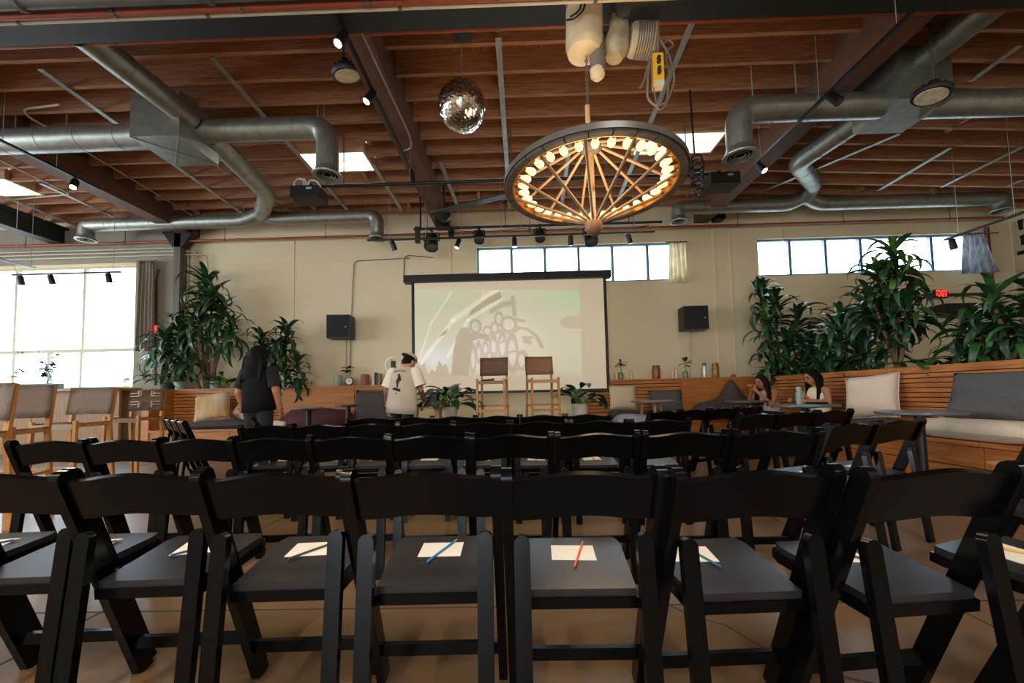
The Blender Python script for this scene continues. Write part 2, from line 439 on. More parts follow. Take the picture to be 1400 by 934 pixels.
def back_bench(name, label, px0, px1, solids, ends=(False, False), seat=.46, slatlen=1.7, cut=0):
    x0, x1 = P(px0, 545, YK).x, P(px1, 545, YK).x
    t = thing(name, label, 'bench', ((x0 + x1) / 2, 8.0, 0))
    bm = nb(); bx(bm, x0, x1, YK - .04, WALL_Y - .02, BTOP, BTOP + .03); bevel(bm, .004); part('top_shelf', bm, BENCHW, t, world=True)
    bm = nb(); bx(bm, x0, x1, YK + .04, YK + .07, 0, BTOP); part('backing', bm, DKG, t, world=True)
    segs = []; cur = x0
    for a, b in solids:
        a, b = P(a, 545, YK).x, P(b, 545, YK).x
        if a > cur + .05: segs.append((cur, a, False))
        segs.append((a, b, True)); cur = b
    if cur < x1 - .05: segs.append((cur, x1, False))
    for a, b, s in segs:
        if s:
            bm = nb(); bx(bm, a, b, YK - .025, YK + .015, seat, BTOP); part('solid_panel', bm, PLY, t, world=True)
        else:
            n = max(1, round((b - a) / slatlen))
            for i in range(n): slat_section(t, (a + (b - a) * i / n, YK), (a + (b - a) * (i + 1) / n, YK), seat, BTOP, 11, BENCHW)
    xb = x1; x1 = x1 - cut
    bm = nb(); bx(bm, x0, x1, 7.6, YK - .03, seat - .04, seat); bevel(bm, .004); part('seat_board', bm, BENCHW, t, world=True)
    n = max(1, round((x1 - x0) / 1.8))
    for i in range(n):
        bm = nb(); bx(bm, x0 + (x1 - x0) * i / n + .005, x0 + (x1 - x0) * (i + 1) / n - .005, 7.64, 7.67, 0, seat - .04); part('front_panel', bm, PLY, t, world=True)
    for e, x in zip(ends, (x0, xb)):
        if e: bm = nb(); bx(bm, x - .14, x, 7.62, WALL_Y - .02, 0, BTOP + .03); part('end_panel', bm, PLY, t, world=True)
    return t
back_bench('slatted_bench', 'long slatted wooden bench against the back wall behind the standing woman', 239, 548, [(388, 485)], (True, False))
back_bench('slatted_bench', 'slatted wooden bench against the back wall beside the projector screen', 800, 1036, [(932, 1036)], cut=.56)
XK = P(1036, 545, YK).x
t = thing('slatted_bench', 'long slatted wooden bench in front of the big plants', 'bench', (XK - .25, 5.1, 0))
slats_y = [2.4, 3.85, 5.3, 6.75, YK - .05]
RB0, RB1 = 1.0, 1.2
for a, b in zip(slats_y, slats_y[1:]):
    slat_section(t, (XK, a), (XK, b), .46, 1.155, 12, BENCHY)
    bm = nb(); bx(bm, XK - .02, XK + .02, a + .003, b - .003, 1.16, 1.24); bevel(bm, .004); part('top_slat', bm, BENCHY, t, world=True)
    bm = nb(); bx(bm, XK - .5, XK - .47, a + .004, b - .004, 0, .20); part('front_board', bm, BENCHY, t, world=True)
    bm = nb(); bx(bm, XK - .5, XK - .47, a + .004, b - .004, .21, .41); part('front_board', bm, BENCHY, t, world=True)
    bm = nb(); bx(bm, XK - .54, XK - .27, a + .003, b - .003, .42, .46); bevel(bm, .004); part('seat_board', bm, BENCHY, t, world=True)
    bm = nb(); bx(bm, XK - .265, XK - .02, a + .003, b - .003, .42, .46); bevel(bm, .004); part('seat_board', bm, BENCHY, t, world=True)
bm = nb(); bx(bm, XK + .035, XK + .07, 2.4, YK, 0, 1.2); part('backing', bm, DKG, t, world=True)
# planter box behind that bench
t = thing('planter_box', 'deep wooden planter box full of soil behind the slatted bench', 'planter', (XK + .9, 5.4, 0))
bm = nb(); bx(bm, XK + .08, XK + 1.7, 2.4, 8.6, 0, 1.0); part('box', bm, DKG, t, world=True)
bm = nb(); bx(bm, XK + .1, XK + 1.68, 2.45, 8.55, 1.0, 1.03); part('soil', bm, mat('potting soil', (40, 30, 22), .95, bump=.3, scale=30), t, world=True)
# steel column and steel beam on the window side
p = P(245, 400, 8.5)
bm = nb(); bx(bm, p.x - .07, p.x + .07, 8.42, 8.56, BTOP + .03, 4.75); bevel(bm, .01)
c_ = struct('trim_1', bm, mat('dark column paint', (96, 90, 82), .6))
bm = nb(); prism(bm, [(-.35, .0), (.35, .0), (.11, -.35), (-.11, -.35)], (p.x, 8.49, 4.75), (1, 0, 0), (0, 0, 1), (0, 1, 0), .14); part('bracket', bm, STEEL, c_)
bm = nb(); pa = P(82, 335, 8.6)
bx(bm, pa.x - .12, pa.x + .12, YB, WALL_Y - .02, pa.z, pa.z + .05); bx(bm, pa.x - .02, pa.x + .02, YB, WALL_Y - .02, pa.z + .05, pa.z + .35); bx(bm, pa.x - .12, pa.x + .12, YB, WALL_Y - .02, pa.z + .35, pa.z + .4)
struct('trim_2', bm, STEEL)
# ================================================================== UNDER THE ROOF
def arc_pts(pts, rad=.15, n=5):
    """round the corners of a polyline"""
    pts = [V(p) for p in pts]; out = [pts[0]]
    for i in range(1, len(pts) - 1):
        a = (pts[i - 1] - pts[i]); b = (pts[i + 1] - pts[i])
        r = min(rad, a.length * .45, b.length * .45); a.normalize(); b.normalize()
        p0, p2 = pts[i] + a * r, pts[i] + b * r
        for k in range(n + 1):
            u = k / n; out.append(p0 * (1 - u) ** 2 + pts[i] * 2 * u * (1 - u) + p2 * u * u)
    out.append(pts[-1]); return out
def seams(t, a, b, r, step=.5):
    a, b = V(a), V(b); L = (b - a).length; n = int(L / step)
    for i in range(1, n + 1):
        c = a + (b - a) * (i / (n + 1)); d = (b - a).normalized() * .008
        bm = nb(); tube(bm, [c - d, c + d], r + .004, 20); part('seam_band', bm, GALV, t, True and 'auto', world=True)
def duct(t, pts, r, rad=.22, n=20, name='duct'):
    bm = nb(); tube(bm, arc_pts(pts, rad, 5), r, n); part(name, bm, GALV, t, 'auto', world=True)
    for a, b in zip(pts, pts[1:]):
        if (V(b) - V(a)).length > .7: seams(t, a, b, r, .55)
def diffuser(t, c, r):
    bm = nb(); lathe(bm, [(r, .1), (r * 1.05, .06), (r * 1.35, .0), (r * 1.32, -.012), (r * 1.0, -.008), (r * .98, .02)], 20, c); part('diffuser_flange', bm, GALV, t, 'auto', world=True)
    for k in (.35, .62, .86):
        bm = nb(); lathe(bm, [(r * k, .015), (r * k + .012, -.004), (r * k + .02, -.004), (r * k + .012, .015)], 16, c); part('diffuser_ring', bm, GSTEEL, t, world=True)
    bm = nb(); lathe(bm, [(r * .95, .03), (r * .95, .022)], 16, c); part('diffuser_back', bm, STEEL, t, world=True)
def rod(t, p, r=.008, ztop=None, m=None):
    bm = nb(); tube(bm, [p, (p[0], p[1], ztop or zc(p[0]) + .02)], r, 6); part('hanger_rod', bm, m or STRAP, t, world=True)

# ---- left duct run
yn = 5.15
bl, br = PZ(177, 187, 4.42), PZ(245, 185, 4.42)
fl, fr = PZ(240, 228, 4.42), PZ(298, 226, 4.42)
t = thing('air_duct', 'galvanised duct run with square plenum over the window side of the room', 'air duct', ((bl.x + br.x) / 2, (bl.y + fl.y) / 2, 4.42))
x0, x1, y0, y1 = bl.x, br.x, bl.y, fl.y
bm = nb(); bx(bm, x0, x1, y0, y1, 4.42, 5.02); bevel(bm, .008); part('plenum', bm, GALV, t, world=True)
for (a, b) in (((x0, y0), (x1, y1)), ((x0, y1), (x1, y0))):
    bm = nb(); bar(bm, (a[0], a[1], 4.417), (b[0], b[1], 4.417), .015, .008); part('cross_brake', bm, GALV, t, world=True)
dr = .145; zd = 4.85; yd = (y0 + y1) / 2 + .05
pr = P(440, 177, yd)
zdR = P(345, 178, yd).z
duct(t, [(x1 - .05, yd, zdR), (pr.x + .08, yd, zdR), (pr.x + .08, yd, P(447, 240, yd).z + .05)], dr)
diffuser(t, (pr.x + .08, yd, P(447, 240, yd).z), dr)
duct(t, [(x0 + .05, yd, P(90, 191, yd).z), (-12.5, yd, P(90, 191, yd).z)], .16)
p0, p1 = PZ(232, 140, 4.80), PZ(112, 46, 4.80); p0 += (p0 - p1).normalized() * .3
p1 = p0 + (p1 - p0) * ((3.8 - p0.y) / (p1.y - p0.y))
duct(t, [p0, p1], .145, .1)
ye = 8.05
pe = P(358, 290, ye); xm = (x0 + x1) / 2 + .12
za = P(300, 303, ye).z
b0, b1 = PZ(302, 200, 4.74), PZ(366, 266, 4.74); b0 += (b0 - b1).normalized() * .25; xm = pe.x
duct(t, [b0, b1, (xm + .02, ye - .05, za + .10)], dr)
pl = P(118, 310, ye); prr = P(516, 300, ye)
duct(t, [(xm + .02, ye - .05, za + .12), (xm - .35, ye, za), (pl.x, ye, za), (pl.x, ye, P(118, 322, ye).z)], .135)
diffuser(t, (pl.x, ye, P(118, 328, ye).z), .135)
duct(t, [(xm + .0, ye - .05, za + .12), (xm + .33, ye, za + .02), (prr.x, ye, za + .02), (prr.x, ye, P(518, 322, ye).z)], .135)
diffuser(t, (prr.x, ye, P(518, 326, ye).z), .135)
for px in (434, 443): rod(t, (P(px, 177, yd).x, yd, zdR + dr - .01))
for px in (326, 333, 385, 393, 500, 507, 165, 60): rod(t, (P(px, 300, ye).x, ye, za + .12))
for px in (20, 90): rod(t, (P(px, 191, yd).x, yd, P(90, 191, yd).z + .15))

# ---- right duct run
zb4 = 4.35
a1, a2 = PZ(1166, 184, zb4), PZ(1231, 182, zb4); n1, n2 = PZ(1229, 135, zb4), PZ(1306, 133, zb4)
x0, x1, y0, y1 = (a1.x + n1.x) / 2, (a2.x + n2.x) / 2, n1.y, a1.y
t = thing('air_duct', 'galvanised duct run with square plenum on the plant side of the room', 'air duct', ((x0 + x1) / 2, (y0 + y1) / 2, zb4))
bm = nb(); bx(bm, x0, x1, y0, y1, zb4, zc(x1) + .0); bevel(bm, .008); part('plenum', bm, GALV, t, world=True)
yd = (y0 + y1) / 2 - .05
zr = P(1110, 147, yd).z
pr = P(1008, 150, yd)
duct(t, [(x0 + .05, yd, zr), (pr.x, yd, zr), (pr.x, yd, P(1008, 212, yd).z + .05)], .15)
diffuser(t, (pr.x, yd, P(1008, 214, yd).z), .15)
duct(t, [(x1 - .05, yd, zr - .02), (10.6, yd, zr - .05)], .15)
p0, p1 = PZ(1252, 89, 4.84), PZ(1360, 2, 4.84); p0 += (p0 - p1).normalized() * .3
p1 = p0 + (p1 - p0) * ((3.8 - p0.y) / (p1.y - p0.y))
duct(t, [p0, p1], .15, .1)
xm = (x0 + x1) / 2 - .08
za = P(1240, 275, ye).z
pc = P(1098, 262, ye)
b0, b1 = PZ(1172, 166, 4.66), PZ(1090, 222, 4.66); b0 += (b0 - b1).normalized() * .2
duct(t, [b0, b1, (pc.x, ye - .3, za + .25), (pc.x, ye - .05, za + .1)], .145)
pl = P(927, 289, ye); prr = P(1368, 270, ye)
duct(t, [(pc.x, ye - .05, za + .14), (pc.x - .3, ye, za), (pl.x, ye, za), (pl.x, ye, P(927, 299, ye).z)], .135)
diffuser(t, (pl.x, ye, P(927, 303, ye).z), .135)
duct(t, [(pc.x, ye - .05, za + .14), (pc.x + .3, ye, za), (prr.x, ye, za), (prr.x, ye, P(1372, 282, ye).z)], .135)
diffuser(t, (prr.x, ye, P(1372, 288, ye).z), .135)
for px in (940, 1040, 1182, 1284, 1340): rod(t, (P(px, 275, ye).x, ye, za + .12))
for px in (1030, 1090): rod(t, (P(px, 147, yd).x, yd, zr + .14))

# ---- crane rail (steel I-beam) with pipes running along it
YR = 3.6
t = thing('crane_rail', 'long dark steel crane rail crossing under the roof', 'steel beam', (0, YR, 4.58))
zr0 = P(600, 24, YR).z
for za_, zb_, hw in ((zr0, zr0 + .03, .13), (zr0 + .03, zr0 + .42, .02), (zr0 + .42, zr0 + .45, .13)):
    bm = nb(); bx(bm, XL + .1, XR - .1, YR - hw, YR + hw, za_, zb_); part('flange' if hw > .1 else 'web', bm, STEEL, t, world=True)
for xx in BX:
    bm = nb(); bx(bm, xx - .1, xx + .1, YR - .1, YR + .1, zr0 + .45, max(zr0 + .5, 4.71)); part('hanger_plate', bm, STEEL, t, world=True)
def hpipe(name, label, a, b, Y, r, m, cat='pipe', clips=0):
    p, q = P(a[0], a[1], Y), P(b[0], b[1], Y)
    d = (q - p).normalized(); z = (p.z + q.z) / 2
    p.x, q.x = max(XL + .02, min(p.x, q.x)), min(XR - .02, max(p.x, q.x))
    t = thing(name, label, cat, ((p.x + q.x) / 2, Y, z))
    bm = nb(); tube(bm, [(p.x, Y, z), (q.x, Y, z)], r, 10); part('pipe_run', bm, m, t, 'auto', world=True)
    for i in range(clips):
        x = p.x + (q.x - p.x) * (i + .5) / clips
        bm = nb(); tube(bm, [(x - .015, Y, z), (x + .015, Y, z)], r * 1.35, 10); tube(bm, [(x, Y, z), (x, Y, zc(x) + .02)], .007, 6); part('hanger', bm, GSTEEL, t, world=True)
    return t
hpipe('sprinkler_pipe', 'red sprinkler pipe just behind the crane rail', (-100, 72), (1500, 4), 3.82, .022, PIPE, clips=9)
hpipe('sprinkler_pipe', 'red sprinkler pipe in front of the crane rail', (-100, 28), (1500, -35), 2.95, .024, PIPE, clips=9)
hpipe('conduit', 'pale conduit along the crane rail', (-100, 40), (1500, -30), 3.0, .016, WHITEP, clips=6)
hpipe('conduit', 'thick grey pipe in front of the crane rail', (-100, 12), (1500, -60), 2.85, .05, GSTEEL, clips=6)
hpipe('sprinkler_pipe', 'long red sprinkler pipe along the back wall', (-300, 345), (1372, 298), 8.5, .024, PIPE, clips=11)
# conduits at the left on the back wall
for i, (ya, yb) in enumerate(((347, 338), (351, 343), (358, 346))):
    p, q = P(0, ya, 8.55), P(235, yb, 8.55); z = (p.z + q.z) / 2
    bm = nb(); pts = [(-13.8, 8.55, z), (q.x - .1 + i * .25, 8.55, z)]
    e = q.x + .3 + i * .22
    pts += [(e, 8.6, z), (e, 8.64, z - .25), (e, 8.66, BTOP + .03 + .9 * (i % 2))]
    tube(bm, arc_pts(pts, .12), .014, 6)
    single('conduit', bm, WHITEP, ['pale conduit over the storefront window, topmost of three', 'pale conduit over the storefront window, middle of three', 'pale conduit over the storefront window, lowest of three'][i], 'conduit', 'auto')
# conduit runs down the wall to the loudspeakers
def wallrun(pts, label, m=WHITEP, r=.012, Y=8.68):
    bm = nb(); tube(bm, arc_pts([P(a, b, Y) for a, b in pts], .12), r, 6); single('conduit', bm, m, label, 'conduit', 'auto')
wallrun([(560, 353), (484, 357), (480, 440), (478, 528)], 'grey conduit bending down the wall past the loudspeaker by the books', GALV)
wallrun([(943, 452), (944, 520)], 'pale conduit under the loudspeaker beside the projector screen')
wallrun([(473, 464), (473, 528)], 'pale straight conduit under the loudspeaker by the books')
wallrun([(218, 368), (213, 380), (212, 527)], 'grey conduit on the pier beside the curtain', GSTEEL, .02, 8.6)
# black conduit hooks above the screen
wallrun([(552, 376), (553, 349), (592, 352)], 'thin dark cable looping over the end of the projector screen', STEEL, .008, 8.69)

# ---- hoist with trolley hanging on the rail
YH = 3.3
def PH(a, b): return P(a, b, YH)
t = thing('electric_hoist', 'cream electric chain hoist with trolley motor on the crane rail', 'hoist', PH(830, 108))
w_ = PH(825, 40).x - PH(775, 40).x
c = PH(799, 25)
bm = nb(); zt, zb_ = min(PH(799, -40).z, 5.0), PH(797, 78).z
tube(bm, [(c.x + .02, YH, zt), (c.x + .01, YH, zt - .12), (c.x - .012, YH, zb_ + .09), (c.x - .015, YH, zb_ + .03), (c.x - .015, YH, zb_)], [w_ * .47, w_ * .5, w_ * .5, w_ * .44, w_ * .26], 20)
part('hoist_body', bm, CREAM, t, 'auto', world=True)
bm = nb(); lathe(bm, [(w_ * .515, 0), (w_ * .515, .012)], 20, (c.x, YH, PH(799, 14).z)); part('housing_seam', bm, GSTEEL, t, 'auto', world=True)
# remains of red lettering on the body
bm = nb()
for k, (dx, ww) in enumerate(((-.10, .03), (-.05, .045), (.01, .03))):
    bx(bm, c.x + dx, c.x + dx + ww, YH - w_ * .5 - .006, YH - w_ * .5 + .05, PH(799, 5).z, PH(799, -1).z)
part('red_lettering', bm, mat('red print', (150, 40, 34), .6), t, world=True)
c2 = PH(817, 80); bm = nb()
lathe(bm, [(.062, PH(817, 48).z - c2.z), (.066, .1), (.066, -.1), (.062, PH(817, 92).z - c2.z), (.066, PH(817, 97).z - c2.z), (.055, PH(817, 104).z - c2.z), (.02, PH(817, 108).z - c2.z)], 16, c2)
part('chain_bucket', bm, mat('grey rubber', (112, 104, 92), .6), t, 'auto', world=True)
bm = nb(); cc = PH(817, 101); lathe(bm, [(.067, .03), (.06, -.02), (.03, -.05)], 16, cc); part('bucket_tip', bm, CREAM, t, 'auto', world=True)
bm = nb(); a, b = PH(838, 26), PH(900, -10); bx(bm, a.x, b.x, YH - .16, YH + .16, a.z, min(b.z, 5.0)); bevel(bm, .01); part('trolley_box', bm, mat('dark grey enamel', (66, 62, 54), .5), t, world=True)
bm = nb(); a, b = PH(860, 55), PH(896, 56); tube(bm, [a, a + (b - a) * .15, b - (b - a) * .12, b], [.11, .13, .13, .10], 18); part('trolley_motor', bm, mat('worn cream motor', (160, 146, 118), .5, var=.25, scale=12), t, 'auto', world=True)
for k in range(7):
    bm = nb(); q = a + (b - a) * (.25 + .09 * k); d = (b - a).normalized() * .006; tube(bm, [q - d, q + d], .136, 18); part('cooling_fin', bm, GSTEEL, t, 'auto', world=True)
bm = nb(); tube(bm, [PH(846, 24), PH(845, 45), PH(842, 68), PH(839, 80)], [.07, .10, .11, .07], 16); part('gear_case', bm, MATS['worn cream motor'], t, 'auto', world=True)
bm = nb(); tube(bm, [PH(848, 30) + V((0, -.12, 0)), PH(848, 30) + V((0, .05, 0))], .055, 16); part('gear_hub', bm, GSTEEL, t, 'auto', world=True)
bm = nb(); bx(bm, PH(822, 46).x, PH(840, 46).x, YH - .05, YH + .05, PH(830, 50).z, PH(830, 42).z); part('link_bracket', bm, STEEL, t, world=True)
bm = nb()
tube(bm, arc_pts([PH(796, 28) + V((0, -.2, 0)), PH(793, 45) + V((0, -.2, 0)), PH(780, 56) + V((0, -.2, 0)), PH(773, 45) + V((0, -.12, 0))], .06), .008, 6)
tube(bm, arc_pts([PH(791, 28) + V((0, -.2, 0)), PH(788, 45) + V((0, -.2, 0)), PH(776, 50) + V((0, -.18, 0))], .06), .008, 6)
part('hoist_cable', bm, BLACK, t, 'auto', world=True)
# load chain down to the chandelier
ct, cb = PH(800, 78), PH(805, 160)
chn = nb(); n = 22; zch = cb.z + .0
for i in range(n):
    z = ct.z - (ct.z - zch) * i / n; ln = (ct.z - zch) / n * 1.25
    ang = 0 if i % 2 else PI / 2
    pts = []
    for k in range(9):
        u = 2 * PI * k / 8; pts.append((PH(803, 120).x + .012 * math.cos(u) * math.cos(ang), YH + .012 * math.cos(u) * math.sin(ang), z - ln / 2 + ln / 2 * math.sin(u)))
    tube(chn, pts, .004, 5, cap=False)
part('load_chain', chn, GSTEEL, t, world=True)
# pendant control
t = thing('hoist_control', 'yellow push-button hoist control hanging in a loop of cable', 'remote control', PH(899, 120))
YP = YH - .12
a, b = P(893, 119, YP), P(905, 76, YP)
bm = nb(); bx(bm, a.x, b.x, YP - .03, YP + .03, a.z, b.z); bevel(bm, .012, 2); part('case', bm, mat('yellow control case', (226, 170, 20), .45), t, world=True)
bm = nb(); bx(bm, a.x + .004, b.x - .004, YP - .034, YP + .034, a.z - .01, a.z + .035); part('end_cap', bm, WHITEP, t, world=True)
for k, zf in enumerate((.36, .48, .70, .82)):
    bm = nb(); q = V(((a.x + b.x) / 2, YP - .03, a.z + (b.z - a.z) * zf)); tube(bm, [q, q + V((0, -.02, 0))], .016, 10); part('button', bm, BLACK, t, world=True)
bm = nb()
tube(bm, arc_pts([P(900, 28, YP), P(900, 60, YP), P(899, 78, YP)], .1), .008, 6)
tube(bm, arc_pts([P(893, 70, YP), P(886, 95, YP), P(885, 135, YP), P(897, 146, YP), P(912, 140, YP), P(924, 110, YP), P(915, 75, YP), P(903, 55, YP)], .12), .009, 6)
tube(bm, arc_pts([P(890, 72, YP), P(893, 120, YP), P(900, 152, YP), P(911, 145, YP), P(915, 110, YP), P(910, 70, YP), P(922, 62, YP), P(915, 54, YP), P(903, 62, YP)], .1), .007, 6)
tube(bm, arc_pts([P(886, 90, YP), P(880, 112, YP), P(874, 122, YP), P(882, 108, YP), P(888, 80, YP)], .04), .007, 6)
part('control_cable', bm, mat('grey cable', (110, 100, 88), .6), t, 'auto', world=True)

# ---- wheel chandelier
CW = PH(808, 235); zw = 1.01 + .535 * YH
CW = V((P(810, 232, YH).x, YH, zw)); RW = .224 * YH
t = thing('wheel_chandelier', 'huge spoked wagon wheel chandelier ringed with glowing filament bulbs', 'chandelier', (CW.x, CW.y, zw - .45))
RIM = mat('weathered wheel rim', (72, 66, 56), .65, var=.25, scale=7, bump=.1)
NS = 28; prof = [(RW - .055, -.036), (RW, -.04), (RW + .01, 0), (RW, .04), (RW - .055, .036)]
for i in range(NS):
    a0, a1_ = 2 * PI * i / NS + .006, 2 * PI * (i + 1) / NS - .006
    bm = nb(); rings = []
    for k in range(4):
        a = a0 + (a1_ - a0) * k / 3
        rings.append([bm.verts.new((CW.x + r * math.cos(a), CW.y + r * math.sin(a), zw + z)) for r, z in prof])
    for k in range(3):
        for j in range(5): bm.faces.new((rings[k][j], rings[k][(j + 1) % 5], rings[k + 1][(j + 1) % 5], rings[k + 1][j]))
    bm.faces.new(rings[0][::-1]); bm.faces.new(rings[-1])
    part('rim_segment', bm, RIM, t, world=True)
bm = nb(); rings = []
for k in range(64):
    a = 2 * PI * k / 64; rings.append([bm.verts.new((CW.x + r * math.cos(a), CW.y + r * math.sin(a), zw + z)) for r, z in ((RW - .066, -.032), (RW - .056, -.034), (RW - .056, .034), (RW - .066, .032))])
for k in range(64):
    for j in range(4): bm.faces.new((rings[k][j], rings[k][(j + 1) % 4], rings[(k + 1) % 64][(j + 1) % 4], rings[(k + 1) % 64][j]))
part('brass_liner', bm, mat('brass liner', (196, 142, 70), .35, .7), t, 'auto', world=True)
bm = nb(); rings = []
for k in range(64):
    a = 2 * PI * k / 64; rings.append([bm.verts.new((CW.x + r * math.cos(a), CW.y + r * math.sin(a), zw + z)) for r, z in ((RW + .008, -.022), (RW + .018, -.022), (RW + .018, .022), (RW + .008, .022))])
for k in range(64):
    for j in range(4): bm.faces.new((rings[k][j], rings[k][(j + 1) % 4], rings[(k + 1) % 64][(j + 1) % 4], rings[(k + 1) % 64][j]))
part('iron_tyre', bm, mat('iron tyre', (120, 116, 108), .4, .6), t, 'auto', world=True)
HB = V((CW.x - .005, CW.y, P(809, 310, YH).z)); HT_ = V((CW.x - .01, CW.y, P(804, 203, YH).z))
bm = nb(); tube(bm, [HB, HT_], .022, 10); part('axle', bm, mat('turned ash', (150, 118, 84), .5, stretch=Z1), t, 'auto', world=True)
bm = nb(); ball(bm, HB, .074, 20, 14); part('hub_ball', bm, mat('turned hub ball', (142, 100, 66), .45, stretch=Z1), t, True, world=True)
bm = nb(); lathe(bm, [(.03, .06), (.08, .05), (.10, 0), (.08, -.02), (.04, -.04)], 20, HT_); part('upper_hub', bm, RIM, t, 'auto', world=True)
for i in range(12):
    a = 2 * PI * (i + .5) / 12
    bm = nb(); tube(bm, [HB + V((.06 * math.cos(a), .06 * math.sin(a), .05)), (CW.x + (RW - .06) * math.cos(a), CW.y + (RW - .06) * math.sin(a), zw - .015)], .012, 8)
    part('lower_spoke', bm, MATS['turned ash'], t, 'auto', world=True)
    a = 2 * PI * i / 12
    bm = nb(); tube(bm, [HT_ + V((.1 * math.cos(a), .1 * math.sin(a), 0)), (CW.x + (RW - .06) * math.cos(a), CW.y + (RW - .06) * math.sin(a), zw + .02)], .012, 8)
    part('upper_spoke', bm, MATS['turned ash'], t, 'auto', world=True)
BULB = emitmat('warm filament glass', (255, 210, 145), 1.5)
bmb = nb(); lathe(bmb, [(.014, 0), (.016, -.018), (.026, -.045), (.030, -.066), (.023, -.09), (.007, -.1)], 12); BME = mesh_of('bulb', bmb, BULB, True)
bmb = nb(); lathe(bmb, [(.021, .035), (.021, -.008), (.015, -.012)], 10); SME = mesh_of('socket', bmb, MATS['brass liner'], 'auto')
for i in range(32):
    a = 2 * PI * i / 32 + .04; rr = RW - .095
    loc = V((rr * math.cos(a), rr * math.sin(a), zw - t.location.z))
    q = V((math.cos(a), math.sin(a), .18)).to_track_quat('Z', 'X').to_euler()
    s = link('bulb_socket', SME, t, loc, q)
    b_ = link('bulb', BME, t, loc, q)
bm = nb()
for k in range(6):
    z = cb.z - .02 + .03 * k
tube(bm, [HT_ + V((0, 0, .06)), (PH(803, 150).x, YH, cb.z + .02)], .02, 8); tube(bm, [(PH(803, 150).x, YH, cb.z + .10), (PH(803, 150).x, YH, cb.z - .06)], .02, 8)
part('hanging_rope', bm, mat('hemp rope', (186, 152, 108), .85), t, 'auto', world=True)
l = bpy.data.lights.new('chandelier_glow', 'POINT'); l.energy = 60; l.color = (1, .72, .42); l.shadow_soft_size = .5
lo = bpy.data.objects.new('chandelier_glow', l); COL.objects.link(lo); lo.location = (CW.x, CW.y, zw - .05)

# ---- mirror ball
YBL = 4.0
cb_ = P(632, 146, YBL)
t = thing('mirror_ball', 'silver mirror ball hanging on a thin rod beside the wheel chandelier', 'mirror ball', (cb_.x, YBL, cb_.z - .25))
bm = nb(); ball(bm, cb_, .25, 64, 40)
MIR = mat('mirror tiles', (205, 205, 200), .09, 1.0, var=.12, scale=40)
for v in bm.verts: v.co += V((RND.uniform(-1, 1), RND.uniform(-1, 1), RND.uniform(-1, 1))) * .0014
part('tiled_ball', bm, MIR, t, False, world=True)
bm = nb(); lathe(bm, [(.03, .03), (.045, 0)], 12, (cb_.x, YBL, cb_.z + .245)); part('cap', bm, GALV, t, world=True)
bm = nb(); tube(bm, [(cb_.x, YBL, cb_.z + .27), (cb_.x, YBL, P(631, 50, YBL).z)], .006, 6); part('rod', bm, GALV, t, world=True)
bm = nb(); q = P(631, 42, YBL); box(bm, q, (.18, .14, .12)); bevel(bm, .01); box(bm, (q.x, YBL, (q.z + zc(0)) / 2 + .03), (.05, .05, zc(0) - q.z)); part('motor', bm, BLACK, t, world=True)
bm = nb(); tube(bm, arc_pts([q + V((-.09, -.08, .03)), q + V((.09, -.08, .03)), q + V((.09, -.08, -.03)), q + V((-.09, -.08, -.03)), q + V((-.09, -.08, .02))], .03), .007, 6); part('cable_loop', bm, WHITEP, t, 'auto', world=True)

# ---- track lights
LENS = emitmat('spot lens', (255, 226, 180), 14)
def head(t, p, d, s=1.0, lit=True, colr=None):
    d = V(d).normalized(); p = V(p)
    bm = nb(); tube(bm, [p, p + V((0, 0, -.05 * s))], .012 * s, 6); hd = part('stem', bm, BLACK, t, world=True)
    c = p + V((0, 0, -.07 * s)); a, b = c - d * .05 * s, c + d * .09 * s
    bm = nb(); tube(bm, [a, a + (b - a) * .1, b - (b - a) * .1, b], [.028 * s, .036 * s, .04 * s, .04 * s], 12); part('lamp_head', bm, colr or BLACK, t, 'auto', world=True)
    bm = nb(); tube(bm, [b, b + d * .004], .03 * s, 12); part('lens', bm, LENS if lit else mat('dark lens', (60, 60, 60), .2), t, world=True)
    return b, d
def spotl(p, d, e, col=(1, .82, .6), ang=60):
    l = bpy.data.lights.new('track_spot', 'SPOT'); l.energy = e; l.color = col; l.spot_size = math.radians(ang); l.spot_blend = .6; l.shadow_soft_size = .04
    o = bpy.data.objects.new('track_spot', l); COL.objects.link(o); o.location = V(p) + V(d) * .02; o.rotation_euler = V(d).to_track_quat('-Z', 'Y').to_euler()
def track(label, a, b, heads, r=.018, cables=(), end_box=False):
    a, b = V(a), V(b)
    t = thing('track_light', label, 'track light', (a + b) / 2)
    bm = nb(); bar(bm, a, b, .036, .03); part('rail', bm, BLACK, t, world=True)
    for u, d, e in heads:
        p, dd = head(t, a + (b - a) * u, d, 1.25, lit=e > 0)
        if e > 0: spotl(p, dd, e, ang=130 if e > 100 else 60)
    for u in cables:
        q = a + (b - a) * u
        bm = nb(); tube(bm, [q, (q.x, q.y, zc(q.x) + .02)], .004, 5); part('hanging_cable', bm, STRAP, t, world=True)
    if end_box: bm = nb(); box(bm, b + V((0, 0, -.08)), (.05, .1, .2)); part('end_feed', bm, BLACK, t, world=True)
    return t
zt = 4.6
a, b = PZ(445, -10, zt), PZ(564, 237, zt)
track('long black track light running beside the beam next to the mirror ball', a, b, [(.12, (-.3, -.4, -1), 25), (.38, (-.5, -.3, -1), 25)], cables=(.02, .45, .93), end_box=True)
a, b = PZ(1262, 2, 4.26), PZ(1036, 221, 4.26)
track('long black track light under the beam near the plant side', a, b, [(.42, (.2, -.6, -1), 0), (.985, (.4, -.5, -1), 25)], cables=(.1, .5, .97))
a, b = PZ(-40, 172, 4.40), PZ(137, 259, 4.40)
